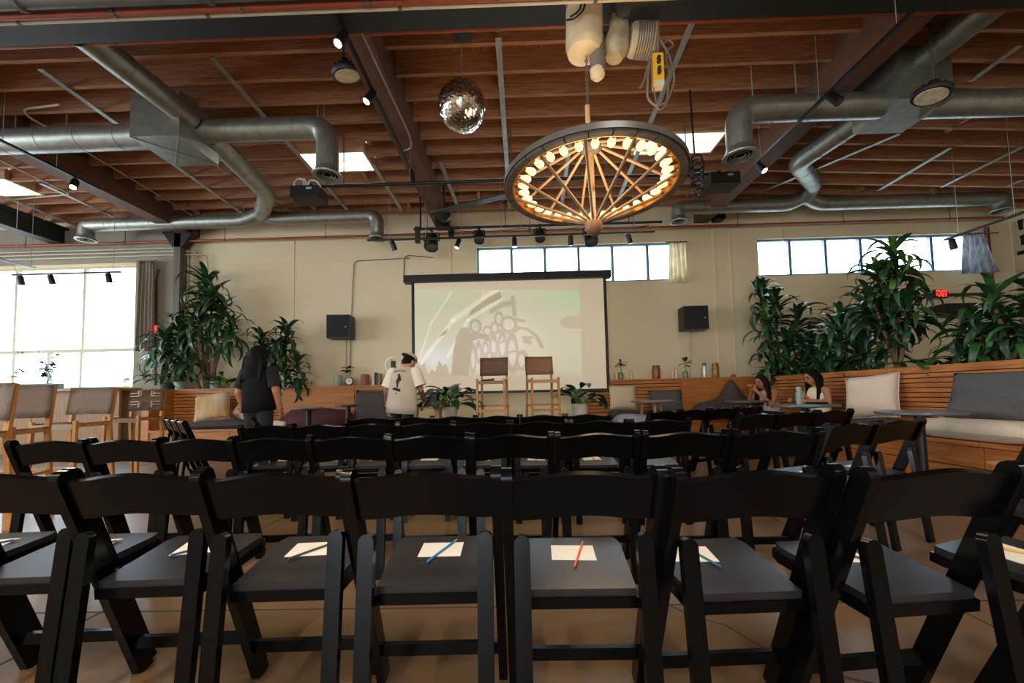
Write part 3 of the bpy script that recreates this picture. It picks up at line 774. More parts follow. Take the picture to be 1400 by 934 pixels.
track('black track light beside the beam on the window side', a, b, [(.76, (.3, -.5, -1), 22)], cables=(.2, .6))
a, b = P(502, 330, 7.3), P(895, 316, 7.3); b.y = a.y; b.z = a.z = (a.z + b.z) / 2
track('straight black track light across the front of the back wall', a, b, [(.09, (.3, .3, -1), 0), (.32, (-.3, -.1, -.9), 30), (.515, (0, .1, -1), 30), (.71, (0, .3, -1), 0), (.91, (.3, .2, -1), 0)], cables=(.08, .205, .33, .47, .54, .72, .93))
a, b = P(17, 376, 7.4), P(165, 371, 7.4); b.z = a.z
track('thin black track light in front of the storefront window', a, b, [(.08, (0, .2, -1), 0), (.36, (.1, .2, -1), 0), (.89, (0, .2, -1), 0)], cables=(.02, .93))
a, b = PX(1400, 290, 7.2), PX(1292, 328, 7.2)
track('thin track light near the mural wall', a, b, [(.9, (.2, 0, -1), 0)], cables=(.1, .8))
a, b = P(-5, 353, 5.6), P(47, 366, 6.6)
track('short black track light stub in front of the storefront window', a, b, [], cables=(.9,))

# ---- black lighting pipes with stage fixtures
def fixture(t, p, s=1.0, kind=0):
    """clamp, yoke and lamp can hanging from a pipe at p"""
    bm = nb(); box(bm, V(p) + V((0, 0, -.02)), (.05, .06, .08)); part('clamp', bm, BLACK, t, world=True)
    bm = nb(); c = V(p) + V((0, 0, -.17 * s))
    tube(bm, arc_pts([c + V((-.1 * s, 0, 0)), c + V((-.1 * s, 0, .11 * s)), c + V((.1 * s, 0, .11 * s)), c + V((.1 * s, 0, 0))], .03), .012, 6); part('yoke', bm, BLACK, t, world=True)
    bm = nb(); d = V((0, -.35, -.9)).normalized(); a = c - d * .09 * s; b = c + d * .11 * s
    tube(bm, [a, a + d * .03, b - d * .02, b], [.05 * s, .085 * s, .095 * s, .09 * s], 14); part('lamp_can', bm, BLACK, t, 'auto', world=True)
    bm = nb(); tube(bm, [b, b + d * .004], .075 * s, 14); part('front_lens', bm, mat('smoked lens', (46, 48, 54), .15), t, world=True)
YT = 7.7
a, b = P(566, 315, YT), P(905, 302, YT); z = (a.z + b.z) / 2
t = thing('lighting_pipe', 'black lighting pipe with round stage lamps above the projector screen', 'stage lights', ((a.x + b.x) / 2, YT, z))
bm = nb(); tube(bm, [(a.x, YT, z), (b.x, YT, z)], .026, 10); part('pipe', bm, BLACK, t, 'auto', world=True)
for px in (575, 691, 860): 
    x = P(px, 310, YT).x; bm = nb(); tube(bm, [(x, YT, z), (x, YT, zc(x) + .02)], .018 if px == 575 else .008, 8); part('drop_pipe', bm, BLACK, t, world=True)
for px, s in ((590, 1.5), (655, 1.1), (738, 1.1), (807, 1.45), (617, .6)): fixture(t, (P(px, 310, YT).x, YT, z), s)
x = P(571, 320, YT).x; bm = nb(); box(bm, (x, YT, z - .12), (.09, .08, .32)); part('dimmer_box', bm, BLACK, t, world=True)
x = P(606, 300, YT).x; bm = nb(); box(bm, (x, YT - .05, z + .16), (.26, .12, .34))
for k in range(4): box(bm, (x - .1 + k * .065, YT - .12, z + .16), (.02, .03, .3))
part('amp_rack', bm, BLACK, t, world=True)
bm = nb(); pts = []
for k in range(40):
    u = k / 39; x = a.x + (b.x - a.x) * (.15 + .8 * u); pts.append((x, YT + .03, z - .03 - .05 * abs(math.sin(u * 9))))
tube(bm, pts, .007, 5); part('power_cable', bm, BLACK, t, world=True)
bm = nb(); x = P(729, 315, YT).x
tube(bm, [(x + .085 * math.cos(u * .5), YT - .05, z - .1 + .085 * math.sin(u * .5)) for u in range(14)], .008, 5); part('cable_coil', bm, BLACK, t, world=True)
YQ = 5.85
a, b = P(400, 257, YQ), P(1010, 236, YQ); z = (a.z + b.z) / 2
t = thing('lighting_pipe', 'black cross pipe carrying two projectors under the roof', 'pipe', ((a.x + b.x) / 2, YQ, z))
bm = nb(); tube(bm, [(a.x, YQ, z), (b.x, YQ, z)], .024, 10); part('pipe', bm, BLACK, t, 'auto', world=True)
for px in (470, 561, 700, 830, 940, 1000):
    x = P(px, 250, YQ).x; bm = nb(); tube(bm, [(x, YQ, z), (x, YQ, ZJ + .02)], .008, 6); part('drop_rod', bm, GSTEEL, t, world=True)
def projector(px, py, label, coil):
    p = P(px, py, YQ - .1); 
    t = thing('projector', label, 'projector', (p.x, p.y, p.z - .1))
    bm = nb(); box(bm, p, (.42, .3, .17)); bevel(bm, .02, 2); part('body', bm, BLACK, t, world=True)
    bm = nb(); tube(bm, [p + V((.1, .14, 0)), p + V((.1, .2, 0))], .06, 14); part('lens', bm, mat('dark lens', (60, 60, 60), .2), t, world=True)
    bm = nb(); box(bm, p + V((.07, -.152, .04)), (.08, .004, .03)); part('display', bm, mat('grey display', (150, 160, 170), .3), t, world=True)
    bm = nb(); box(bm, (p.x, p.y + .05, (p.z + .08 + z) / 2), (.05, .05, max(.05, z - p.z - .06))); part('mount', bm, BLACK, t, world=True)
    if coil:
        for k in range(3):
            bm = nb(); c = p + V((-.13, -.05, .17)); r = .07 + .015 * k
            tube(bm, [c + V((r * math.cos(u * PI / 8), .02 * k, r * math.sin(u * PI / 8))) for u in range(17)], .009, 6, cap=False); part('white_cable_coil', bm, WHITEP, t, world=True)
        bm = nb(); tube(bm, arc_pts([p + V((.0, -.05, .12)), p + V((.03, -.05, .22)), p + V((.14, -.05, .2)), p + V((.2, -.05, .1))], .06), .012, 6); part('white_cable', bm, WHITEP, t, world=True)
projector(423, 268, 'black projector with coiled white cable under the down-turned duct', True)
projector(985, 250, 'black projector hanging beyond the wheel chandelier', False)
# chain drop right of the chandelier with cable bundle
Yc = 5.172; t = thing('cable_drop', 'black hanging chain and bundled cables beside the wheel chandelier', 'cable', P(955, 275, Yc))
bm = nb(); x = P(943, 120, Yc).x; tube(bm, [(x, Yc, zc(x) + .02), (x + .02, Yc, P(946, 210, Yc).z)], .013, 6); part('chain', bm, BLACK, t, world=True)
for k in range(6):
    bm = nb(); c = P(953, 222 + 7 * k, Yc); r = .09 + .02 * RND.random()
    tube(bm, [c + V((r * .8 * math.cos(u * PI / 7 + k), RND.uniform(-.01, .01), r * math.sin(u * PI / 7 + k))) for u in range(14)], .014, 6); part('cable_loop', bm, BLACK, t, world=True)

# ---- ceiling fan over the screen
YF = 7.25
p = P(607, 296, YF)
t = thing('ceiling_fan', 'dark ceiling fan blade and motor hanging from the beam above the stage lights', 'ceiling fan', (p.x, YF, p.z - .1))
bm = nb(); tube(bm, [(p.x, YF, p.z), (p.x, YF, 5.05)], .02, 8); part('down_rod', bm, STEEL, t, world=True)
bm = nb(); lathe(bm, [(.05, .09), (.12, .06), (.13, -.03), (.08, -.08), (.03, -.09)], 18, p); part('motor', bm, STEEL, t, 'auto', world=True)
q0, q1 = P(590, 293, YF - .1), P(705, 264, YF - .6)
bm = nb(); bar(bm, q0, q1, .16, .022); bevel(bm, .006); part('blade', bm, mat('dark fan blade', (62, 58, 52), .5), t, world=True)
bm = nb(); bar(bm, p, p * 2 - (q0 + (q1 - q0) * .12), .05, .02); part('blade_arm', bm, STEEL, t, world=True)

# ---- round high-bay pendant lamps
def highbay(px, py, Y, label, tilt):
    p = P(px, py, Y)
    t = thing('high_bay_lamp', label, 'pendant lamp', p)
    rot = Euler(tilt).to_matrix()
    bm = nb(); lathe(bm, [(.165, 0), (.175, .02), (.17, .05), (.11, .075), (.05, .10), (.045, .17), (.02, .18)], 24, p, rot); part('housing', bm, STEEL, t, 'auto', world=True)
    for k in range(10):
        a = 2 * PI * k / 10; bm = nb(); c = p + rot @ V((.09 * math.cos(a), .09 * math.sin(a), .09)); box(bm, c, (.012, .05, .05), rot @ Matrix.Rotation(a + PI / 2, 3, 'Z')); part('cooling_fin', bm, STEEL, t, world=True)
    bm = nb(); lathe(bm, [(.138, .004), (.138, -.006)], 24, p, rot); part('lens', bm, mat('cream lamp lens', (214, 200, 170), .3, var=.2, scale=14), t, world=True)
    top = p + rot @ V((0, 0, .18))
    bm = nb(); tube(bm, [top, (top.x, top.y, zc(top.x) + .02)], .012, 6); part('drop_tube', bm, GSTEEL, t, world=True)
highbay(475, 104, 4.35, 'round black high-bay lamp beside the long track light next to the mirror ball', (.25, -.15, 0))
highbay(1273, 132, 4.3, 'round high-bay lamp hanging in front of the duct plenum', (.05, .2, 0))
# junction box with looped conduit beside the beam
p = P(495, 71, 4.4)
t = thing('junction_box', 'small grey junction box with conduit on the beam', 'junction box', p)
bm = nb(); box(bm, p + V((0, 0, .02)), (.14, .1, .1)); bevel(bm, .008); part('box', bm, GSTEEL, t, world=True)
bm = nb(); tube(bm, arc_pts([p, P(505, 64, 4.4), P(530, 56, 4.4), P(550, 40, 4.4), P(568, 36, 4.4)], .1), .014, 6); part('flexible_conduit', bm, WHITEP, t, world=True)
bm = nb(); zq = 4.68; tube(bm, arc_pts([PZ(492, 40, zq), PZ(560, 185, zq), PZ(563, 203, zq), PZ(548, 207, zq)], .1), .011, 6)
single('conduit', bm, GALV, 'thin bright conduit along the underside of the beam next to the mirror ball', 'conduit', 'auto')
bm = nb(); zq = 5.02; tube(bm, arc_pts([PZ(80, 143, zq), PZ(33, 149, zq), PZ(36, 158, zq), PZ(66, 175, zq)], .15), .014, 6)
single('conduit', bm, WHITEP, 'pale bent conduit under the joists beside the duct plenum', 'conduit', 'auto')
bm = nb(); tube(bm, arc_pts([PZ(0, 219, zq), PZ(90, 262, zq), PZ(94, 266, zq), PZ(0, 274, zq)], .15), .014, 6)
single('conduit', bm, WHITEP, 'pale bent conduit under the joists near the storefront window', 'conduit', 'auto')

# ---- added unseen tracks behind the photographer; their lit lamps warm floor and roof
for i, x in enumerate((-7.3, -1.9)):
    track(['black track light behind the photographer on the window side', 'black track light behind the photographer in the middle'][i], (x, -4.5, zt), (x, 1.2, zt),
          [(u, (dx, .15, -1), 130) for u, dx in ((.15, .3), (.4, -.3), (.65, .2), (.9, -.2))], cables=(.05, .95))
# ================================================================== ON THE BACK WALL
# ---- projector screen
YS = 8.06
sl, sr = P(563, 450, YS).x, P(831, 450, YS).x
st, sb = P(697, 384, YS).z, P(697, 534, YS).z
t = thing('projector_screen', 'large pull-down projector screen showing a faded graffiti picture', 'projector screen', ((sl + sr) / 2, YS, sb - .04))
cl, cr_ = P(553, 380, YS).x, P(834, 372, YS).x
bm = nb(); bx(bm, cl, cr_, YS - .09, YS + .09, st + .0, st + .15); bevel(bm, .015, 2); part('casing', bm, BLACK, t, world=True)
for x in (cl + .1, cr_ - .1):
    bm = nb(); bx(bm, x - .02, x + .02, YS + .0, WALL_Y, st + .08, st + .12); part('wall_bracket', bm, BLACK, t, world=True)
bm = nb(); bx(bm, sl, sr, YS - .02, YS + .02, sb - .05, sb); part('bottom_bar', bm, BLACK, t, world=True)
for a, b in ((sl, sl + .06), (sr - .06, sr)):
    bm = nb(); bx(bm, a, b, YS - .004, YS + .004, sb, st); part('black_border', bm, BLACK, t, world=True)
def in_poly(x, y, p):
    c = False; j = len(p) - 1
    for i in range(len(p)):
        if (p[i][1] > y) != (p[j][1] > y) and x < (p[j][0] - p[i][0]) * (y - p[i][1]) / (p[j][1] - p[i][1]) + p[i][0]: c = not c
        j = i
    return c
def seg_d(x, y, a, b):
    dx, dy = b[0] - a[0], b[1] - a[1]; L = dx * dx + dy * dy
    u = max(0, min(1, ((x - a[0]) * dx + (y - a[1]) * dy) / L)) if L else 0
    return math.hypot(x - a[0] - u * dx, y - a[1] - u * dy)
FIG = [(380, 380), (430, 378), (445, 410), (555, 420), (575, 440), (570, 470), (520, 448), (460, 462), (450, 520), (430, 690), (312, 690), (330, 520), (350, 440)]
STRIP = [(436, 305), (452, 265), (560, 185), (655, 138), (660, 186), (560, 232)]
STRIP2 = [(225, 450), (245, 425), (295, 378), (280, 420)]
FINGER = [(1185, 293), (1110, 300), (1065, 312), (1052, 335), (1060, 365), (1110, 378), (1190, 380)]
ELL = [(705, 355, 48, 46, 8), (725, 540, 34, 110, 7), (795, 590, 36, 58, 6), (460, 585, 18, 85, 5), (500, 540, 16, 58, 5), (545, 520, 18, 48, 5), (600, 500, 22, 70, 6), (660, 500, 26, 80, 6),
       (575, 600, 60, 60, 5), (740, 590, 80, 60, 6), (480, 370, 34, 40, 7), (560, 400, 26, 30, 5), (610, 380, 24, 34, 6), (640, 320, 26, 40, 6), (640, 440, 40, 34, 6)]
LINES = [((590, 270), (670, 225), 16), ((670, 225), (740, 215), 20), ((735, 180), (745, 290), 15), ((750, 320), (810, 335), 10), ((760, 375), (830, 385), 9), ((830, 385), (890, 430), 11), ((890, 430), (925, 500), 13),
         ((800, 440), (860, 440), 9), ((640, 395), (720, 420), 8), ((720, 420), (775, 380), 8), ((815, 460), (840, 470), 18)]
def screen_col(u, v):
    x = 68 + u * 1282; y = 90 - .031 * (x - 68) + v * 712
    base = (190, 176, 152)
    if x > 1188 - (y > 300) * 0 or y < 132 - .01 * x * .2 or y > 700: 
        return (186, 172, 148) if x > 1188 else base
    g = max(0, min(1, (x - 640) / 520)) * max(0, min(1, (330 - y) / 200))
    c = [196, 190, 166]
    if x < 520:
        k = max(0, min(1, (640 - y) / 400)); c = [196 - 10 * k, 191 - 6 * k, 166 - 8 * k]
    c = [c[0] - 20 * g, c[1] + 6 * g, c[2] - 10 * g]
    gl = math.exp(-((x - 560) / 240) ** 2 - ((y - 560) / 170) ** 2); c = [c[0] + 16 * gl, c[1] + 12 * gl, c[2] + 26 * gl]
    gl = math.exp(-((x - 210) / 110) ** 2 - ((y - 590) / 90) ** 2); c = [c[0] + 12 * gl, c[1] + 16 * gl, c[2] + 40 * gl]
    for a, b, wd, s in (((640, 120), (330, 330), 26, 20), ((330, 330), (110, 610), 18, 20), ((320, 150), (180, 350), 7, 22), ((180, 350), (85, 620), 6, 22), ((660, 190), (430, 330), 14, 18), ((430, 330), (290, 570), 14, 20)):
        d = seg_d(x, y, a, b)
        if d < wd: k = s * (1 - (d / wd) ** 2); c = [q + k for q in c]
    if in_poly(x, y, STRIP) or in_poly(x, y, STRIP2): c = [168, 156, 132]
    k = 0
    for ex, ey, ra, rb, wd in ELL:
        r = math.hypot((x - ex) / ra, (y - ey) / rb); d = abs(r - 1) * min(ra, rb)
        if d < wd * 1.6: k = max(k, 1 - (d / (wd * 1.6)) ** 2)
    for a, b, wd in LINES:
        d = seg_d(x, y, a, b)
        if d < wd * 1.3: k = max(k, 1 - (d / (wd * 1.3)) ** 2)
    c = [q * (1 - .13 * k * m_) for q, m_ in zip(c, (1, 1.15, 1.2))]
    tree = 640 + 30 * math.sin(x * .045) + 18 * math.sin(x * .13)
    if y > tree and x < 320: c = [186, 172, 150]
    if y > 640 and x >= 320: f = min(1, (y - 640) / 60); c = [q * (1 - f) + b_ * f for q, b_ in zip(c, base)]
    if in_poly(x, y, FIG): c = [176, 163, 140]
    if in_poly(x, y, FINGER): c = [186, 172, 148]
    return c
nu, nv = 250, 140
me = bpy.data.meshes.new('screen_fabric')
vs_, fs_ = [], []
for j in range(nv + 1):
    for i in range(nu + 1):
        vs_.append((sl + .06 + (sr - sl - .12) * i / nu - t.location.x, 0, st - (st - sb) * j / nv - t.location.z))
for j in range(nv):
    for i in range(nu): a = j * (nu + 1) + i; fs_.append((a, a + 1, a + nu + 2, a + nu + 1))
me.from_pydata(vs_, [], fs_)
at = me.color_attributes.new('picture', 'FLOAT_COLOR', 'POINT')
for j in range(nv + 1):
    for i in range(nu + 1): at.data[j * (nu + 1) + i].color = lin(screen_col(i / nu, j / nv))
m = bpy.data.materials.new('projected picture'); m.use_nodes = True; nt = m.node_tree; b = nt.nodes['Principled BSDF']
ca = nt.nodes.new('ShaderNodeVertexColor'); ca.layer_name = 'picture'
nt.links.new(ca.outputs[0], b.inputs['Base Color']); nt.links.new(ca.outputs[0], b.inputs['Emission Color']); b.inputs['Emission Strength'].default_value = .42; b.inputs['Roughness'].default_value = .85
me.materials.append(m)
link('screen_fabric', me, t)
# ---- loudspeakers
def speaker(x0, x1, y0, y1, label, rz):
    Y = 8.42; a, b = P(x0, y1, Y), P(x1, y0, Y); c = (a + b) / 2
    t = thing('loudspeaker', label, 'loudspeaker', (c.x, Y, a.z), rz)
    w_, h_ = b.x - a.x, b.z - a.z
    bm = nb(); bx(bm, -w_ / 2, w_ / 2, -.17, .16, 0, h_); bevel(bm, .012, 2); part('cabinet', bm, BLACK, t)
    bm = nb(); bx(bm, -w_ / 2 + .03, w_ / 2 - .03, -.18, -.165, .03, h_ - .03); part('grille', bm, mat('black grille cloth', (24, 24, 26), .8, bump=.2, scale=200), t)
    bm = nb(); bx(bm, w_ / 2 - .09, w_ / 2 - .06, -.184, -.178, h_ * .45, h_ * .5); part('badge', bm, GALV, t)
    bm = nb(); bx(bm, -.06, .06, .14, .29, h_ * .4, h_ * .6); part('wall_bracket', bm, BLACK, t)
speaker(451, 481, 432, 464, 'black wall loudspeaker above the books on the bench shelf', .08)
speaker(932, 963, 420, 452, 'black wall loudspeaker beside the strip window curtain', -.05)
p = P(983, 295, 8.55); bm = nb(); box(bm, (p.x, 8.58, p.z), (.2, .22, .2)); bevel(bm, .01); 
single('wall_box', bm, BLACK, 'small black box on the wall under the low duct', 'box')
# ---- curtains
def curtain(px0, px1, py0, py1, Y, label, m, folds, gather=0.0, shift=0.0, solid=.02):
    a, b = P(px0, py1, Y), P(px1, py0, Y)
    t = thing('curtain', label, 'curtain', ((a.x + b.x) / 2, Y, a.z))
    bm = nb(); n = folds * 8; rows = 14; g = []
    for j in range(rows + 1):
        v = j / rows; row = []
        for i in range(n + 1):
            u = i / n; ww = 1 - gather * (1 - v)
            x = (u - .5) * (b.x - a.x) * ww + shift * (1 - v)
            y = .045 * math.sin(u * folds * 2 * PI + .6 * math.sin(v * 3)) * (.5 + .5 * v) + .012 * math.sin(u * 37)
            row.append(bm.verts.new((x, y, (1 - v) * (b.z - a.z))))
        g.append(row)
    for j in range(rows):
        for i in range(n): bm.faces.new((g[j][i], g[j][i + 1], g[j + 1][i + 1], g[j + 1][i]))
    bmesh.ops.solidify(bm, geom=bm.faces[:], thickness=.006)
    part('cloth', bm, m, t, True)
    bm = nb(); tube(bm, [(-(b.x - a.x) * .55, 0, b.z - a.z + .01), ((b.x - a.x) * .55, 0, b.z - a.z + .01)], .014, 8); tube(bm, [(0, 0, b.z - a.z + .01), (0, WALL_Y - Y, b.z - a.z + .01)], .01, 6); part('curtain_rod', bm, GSTEEL, t)
CUR = mat('grey beige curtain', (176, 166, 148), .8, var=.08, scale=30); 
curtain(184, 213, 357, 480, 8.45, 'grey curtain hanging at the end of the storefront window', CUR, 5, .15)
curtain(914, 938, 331, 387, 8.6, 'pale bunched curtain at the end of the strip window above the screen', mat('pale cream curtain', (220, 206, 178), .8), 4, .25)
curtain(1316, 1362, 319, 374, 8.55, 'dark grey and white curtain on the strip window above the plants', mat('slate curtain', (120, 124, 132), .8, col2=(190, 190, 190), scale=5, stretch=(8, 1, 1)), 4, .5, -.1)
# ---- exit signs
def exit_sign(px0, px1, py0, py1, Y, label, lit):
    a, b = P(px0, py1, Y), P(px1, py0, Y)
    t = thing('exit_sign', label, 'exit sign', ((a.x + b.x) / 2, Y, a.z))
    w_, h_ = b.x - a.x, b.z - a.z
    bm = nb(); bx(bm, -w_ / 2, w_ / 2, -.03, .03, 0, h_); bevel(bm, .006); part('housing', bm, mat('exit sign white', (200, 190, 180), .5) if not lit else mat('exit sign dark', (40, 24, 24), .5), t)
    cu = bpy.data.curves.new('EXIT', 'FONT'); cu.body = 'EXIT'; cu.align_x = 'CENTER'; cu.align_y = 'CENTER'; cu.size = h_ * 1.05; cu.extrude = .004; cu.offset = .006
    tmp = bpy.data.objects.new('tmp', cu); COL.objects.link(tmp)
    dg = bpy.context.evaluated_depsgraph_get(); me = bpy.data.meshes.new_from_object(tmp.evaluated_get(dg)); bpy.data.objects.remove(tmp)
    wid = max(v.co.x for v in me.vertices) - min(v.co.x for v in me.vertices)
    for v in me.vertices: v.co.x *= w_ * .86 / wid
    me.materials.clear(); me.materials.append(emitmat('exit red', (255, 52, 40), 1.6))
    link('exit_letters', me, t, (0, -.035, h_ / 2), (PI / 2, 0, 0))
    bm = nb(); bx(bm, -.04, .04, .02, max(.05, WALL_Y - Y), h_ * .4, h_ * .6); part('wall_plate', bm, GSTEEL, t)
exit_sign(201, 217, 445, 457, 8.532, 'red EXIT sign behind the tall plant beside the curtain', False)
exit_sign(1277, 1294, 396, 408, 8.5, 'glowing red EXIT sign among the plants under the strip window', True)
a, b = P(1284, 433, 8.5), P(1325, 416, 8.5); t = thing('wall_shelf', 'dark rounded box on the wall under the glowing EXIT sign', 'box', ((a.x + b.x) / 2, 8.5, a.z))
bm = nb(); bx(bm, -(b.x - a.x) / 2, (b.x - a.x) / 2, -.15, .2, 0, b.z - a.z); bevel(bm, .06, 3); part('body', bm, BLACK, t)
p0, p1 = P(1358, 330, 8.55), P(1368, 410, 8.55); bm = nb(); tube(bm, [(p0.x, 8.645, 1.2), (p0.x, 8.645, 4.4)], .04, 10); single('sprinkler_pipe', bm, mat('dark red riser', (96, 48, 40), .5), 'dark red riser pipe in the corner by the mural', 'pipe', 'auto')
a, b = P(1296, 403, 8.6), P(1372, 398, 8.6); bm = nb(); bx(bm, a.x, b.x, 8.58, 8.69, a.z - .02, a.z + .02); single('wall_rail', bm, STEEL, 'thin dark rail on the wall beside the glowing EXIT sign', 'rail')
# ---- mural strokes on the right wall
t = thing('wall_mural', 'black and cream brush stroke mural painted on the side wall', 'mural', (XR - .02, 6.5, 1.6))
bm = nb(); bx(bm, XR - .012, XR, 4.0, 8.66, 1.5, 4.5); part('mural_ground', bm, mat('mural cream', (186, 172, 140), .8), t, world=True)
INK = mat('mural black', (24, 24, 26), .7)
for iy in range(15):
    for iz in range(10):
        y, z = 4.2 + .305 * iy + RND.uniform(-.03, .03), 1.66 + .3 * iz + RND.uniform(-.03, .03)
        L = RND.uniform(.16, .3); a = RND.choice((0, 0, PI / 2, PI / 2, .7, -.7)); cv = RND.uniform(-.06, .06)
        bm = nb(); pts = [V((XR - .014, y + L * math.cos(a) * (k / 4 - .5) - cv * math.sin(a) * math.sin(PI * k / 4), z + L * math.sin(a) * (k / 4 - .5) + cv * math.cos(a) * math.sin(PI * k / 4))) for k in range(5)]
        for p_, q_ in zip(pts, pts[1:]): bar(bm, p_ - (q_ - p_) * .15, q_ + (q_ - p_) * .15, .008, RND.uniform(.07, .1), V((0, -math.sin(a), math.cos(a))))
        part('brush_stroke', bm, INK, t, world=True)
# outside ground and pale building seen through the storefront window
bm = nb(); bx(bm, -40, 30, 9.1, 40, -.3, -.05); struct('ground_outside', bm, mat('pale asphalt', (190, 186, 180), .9))

# ================================================================== FOLDING CHAIRS
def stadium(w, L, n=6):
    """board outline, square at the bottom, rounded at the top"""
    p = [(-w / 2, 0), (w / 2, 0)]
    for k in range(n + 1):
        a = PI * k / n; p.append((w / 2 * math.cos(a), L - w / 2 + w / 2 * math.sin(a)))
    return p
UT, UF = V((0, -.22, .80)), V((0, .10, 0))          # back upright: top and foot
LT, LF = V((0, -.168, .60)), V((0, -.235, 0))         # short rear leg: top and foot
def chair_meshes():
    M = {}
    d = (UT - UF).normalized(); L = (UT - UF).length; n = V((1, 0, 0)).cross(d)
    bm = nb(); prism(bm, stadium(.056, L), UF, n, d, V((1, 0, 0)), .03); bevel(bm, .005, 2); M['upright'] = mesh_of('upright', bm, BLACKG, 'auto')
    d = (LT - LF).normalized(); L = (LT - LF).length; n = V((1, 0, 0)).cross(d)
    bm = nb(); prism(bm, stadium(.046, L), LF, V((1, 0, 0)), d, n, .026); bevel(bm, .005, 2); M['leg'] = mesh_of('leg', bm, BLACKG, 'auto')
    d = (UT - UF).normalized(); n = V((1, 0, 0)).cross(d)
    hw = .204; top, bot = [], []; N = 20
    for i in range(N + 1):
        x = -hw + 2 * hw * i / N; c = math.cos(PI * x / hw)
        top.append((x, .122 + .011 * c)); bot.append((x, -.012 + .010 * c))
    poly = bot + top[::-1]
    o = UT - d * .145
    bm = nb(); prism(bm, poly, o, V((1, 0, 0)), d, n, .02); 
    for v in bm.verts: v.co.y -= .022 * (1 - (v.co.x / hw) ** 2)          # the board bows backwards
    bevel(bm, .005, 2, 50); M['backrest'] = mesh_of('backrest', bm, BLACKG, 'auto')
    sp = [(-.165, -.15), (.165, -.15), (.19, .16), (.175, .205), (-.175, .205), (-.19, .16)]
    tl = math.atan2(.03, .35); ay = V((0, math.cos(tl), math.sin(tl))); az = V((0, -math.sin(tl), math.cos(tl)))
    bm = nb(); prism(bm, sp, (0, .0, .405), V((1, 0, 0)), ay, az, .032); bevel(bm, .005, 1); M['seat_frame'] = mesh_of('seat_frame', bm, BLACKG, 'auto')
    bm = nb(); prism(bm, [(x * .955, y * .955 + .002) for x, y in sp], V((0, 0, .405)) + az * .027, V((1, 0, 0)), ay, az, .024); bevel(bm, .010, 3); M['seat_pad'] = mesh_of('seat_pad', bm, PADM, 'auto')
    z = .13; y = UF.y + (UT.y - UF.y) * z / UT.z
    bm = nb(); bx(bm, -.2, .2, y - .01, y + .01, z - .02, z + .02); bevel(bm, .004); M['stretcher'] = mesh_of('stretcher', bm, BLACKG)
    bm = nb(); tube(bm, [(-.0065, 0, 0), (.0065, 0, 0)], .009, 8); M['bolt'] = mesh_of('bolt', bm, GALV, 'auto')
    return M
CH = chair_meshes()
def chair(x, y, rz, label, group):
    """x, y: floor point below the middle of the back's top edge; rz: turn of the chair, facing the stage at 0"""
    off = Matrix.Rotation(rz, 3, 'Z') @ V((0, .22, 0))
    t = thing('folding_chair', label, 'chair', (x + off.x, y + off.y, 0), rz, group)
    for s in (-1, 1):
        link('upright', CH['upright'], t, (s * .2165, 0, 0)); link('leg', CH['leg'], t, (s * .1775, 0, 0))
        link('bolt', CH['bolt'], t, (s * .2258, -.055, .41))
    for k in ('backrest', 'seat_frame', 'seat_pad', 'stretcher'): link(k, CH[k], t)
    return t
PC = {'blue': (40, 130, 190), 'orange': (226, 92, 34), 'teal': (36, 96, 110), 'navy': (36, 52, 120), 'grey': (66, 64, 68), 'red': (196, 40, 36), 'yellow': (220, 180, 40), 'violet': (70, 60, 90)}
bm = nb(); box(bm, (0, 0, 0), (.15, .105, .0012)); PAPER_ME = mesh_of('paper_sheet', bm, PAPER)
def pencil_meshes(c):
    bm = nb(); tube(bm, [(0, -.085, 0), (0, .07, 0)], .0038, 6); body = mesh_of('barrel', bm, mat('pencil ' + c, PC[c], .4))
    bm = nb(); tube(bm, [(0, .07, 0), (0, .088, 0)], [.0038, .0012], 6); tip = mesh_of('sharpened_tip', bm, mat('pencil wood', (214, 176, 130), .6))
    bm = nb(); tube(bm, [(0, -.094, 0), (0, -.085, 0)], .0037, 6); end = mesh_of('end_cap', bm, mat('pencil ' + c, PC[c], .4))
    return body, tip, end
def on_seat(t, dx, dy):
    tl = math.atan2(.03, .35); R_ = Matrix.Rotation(t.rotation_euler.z, 3, 'Z')
    p = R_ @ V((dx, dy, .405 + .0395 / math.cos(tl) + dy * math.tan(tl) + .0005)) + V(t.location)
    return p, (Matrix.Rotation(t.rotation_euler.z, 4, 'Z') @ Matrix.Rotation(tl, 4, 'X'))
def paper(t, dx, dy, ang, label, group=None):
    p, R_ = on_seat(t, dx, dy)
    o = link('paper_sheet', PAPER_ME, None, p); o.rotation_euler = (R_ @ Matrix.Rotation(ang, 4, 'Z')).to_euler()
    o['label'] = label; o['category'] = 'paper'
    if group: o['group'] = group
def pencil(t, dx, dy, ang, c, label, group=None):
    p, R_ = on_seat(t, dx, dy); e = thing('pencil', label, 'pencil', p + V((0, 0, .0052)), 0, group)
    e.rotation_euler = (R_ @ Matrix.Rotation(ang, 4, 'Z')).to_euler()
    if c not in PM: PM[c] = pencil_meshes(c)
    for nme, me in zip(('barrel', 'sharpened_tip', 'end_cap'), PM[c]): link(nme, me, e)
PM = {}
ORD = ['first', 'second', 'third', 'fourth', 'fifth', 'sixth', 'seventh', 'eighth', 'ninth', 'tenth']
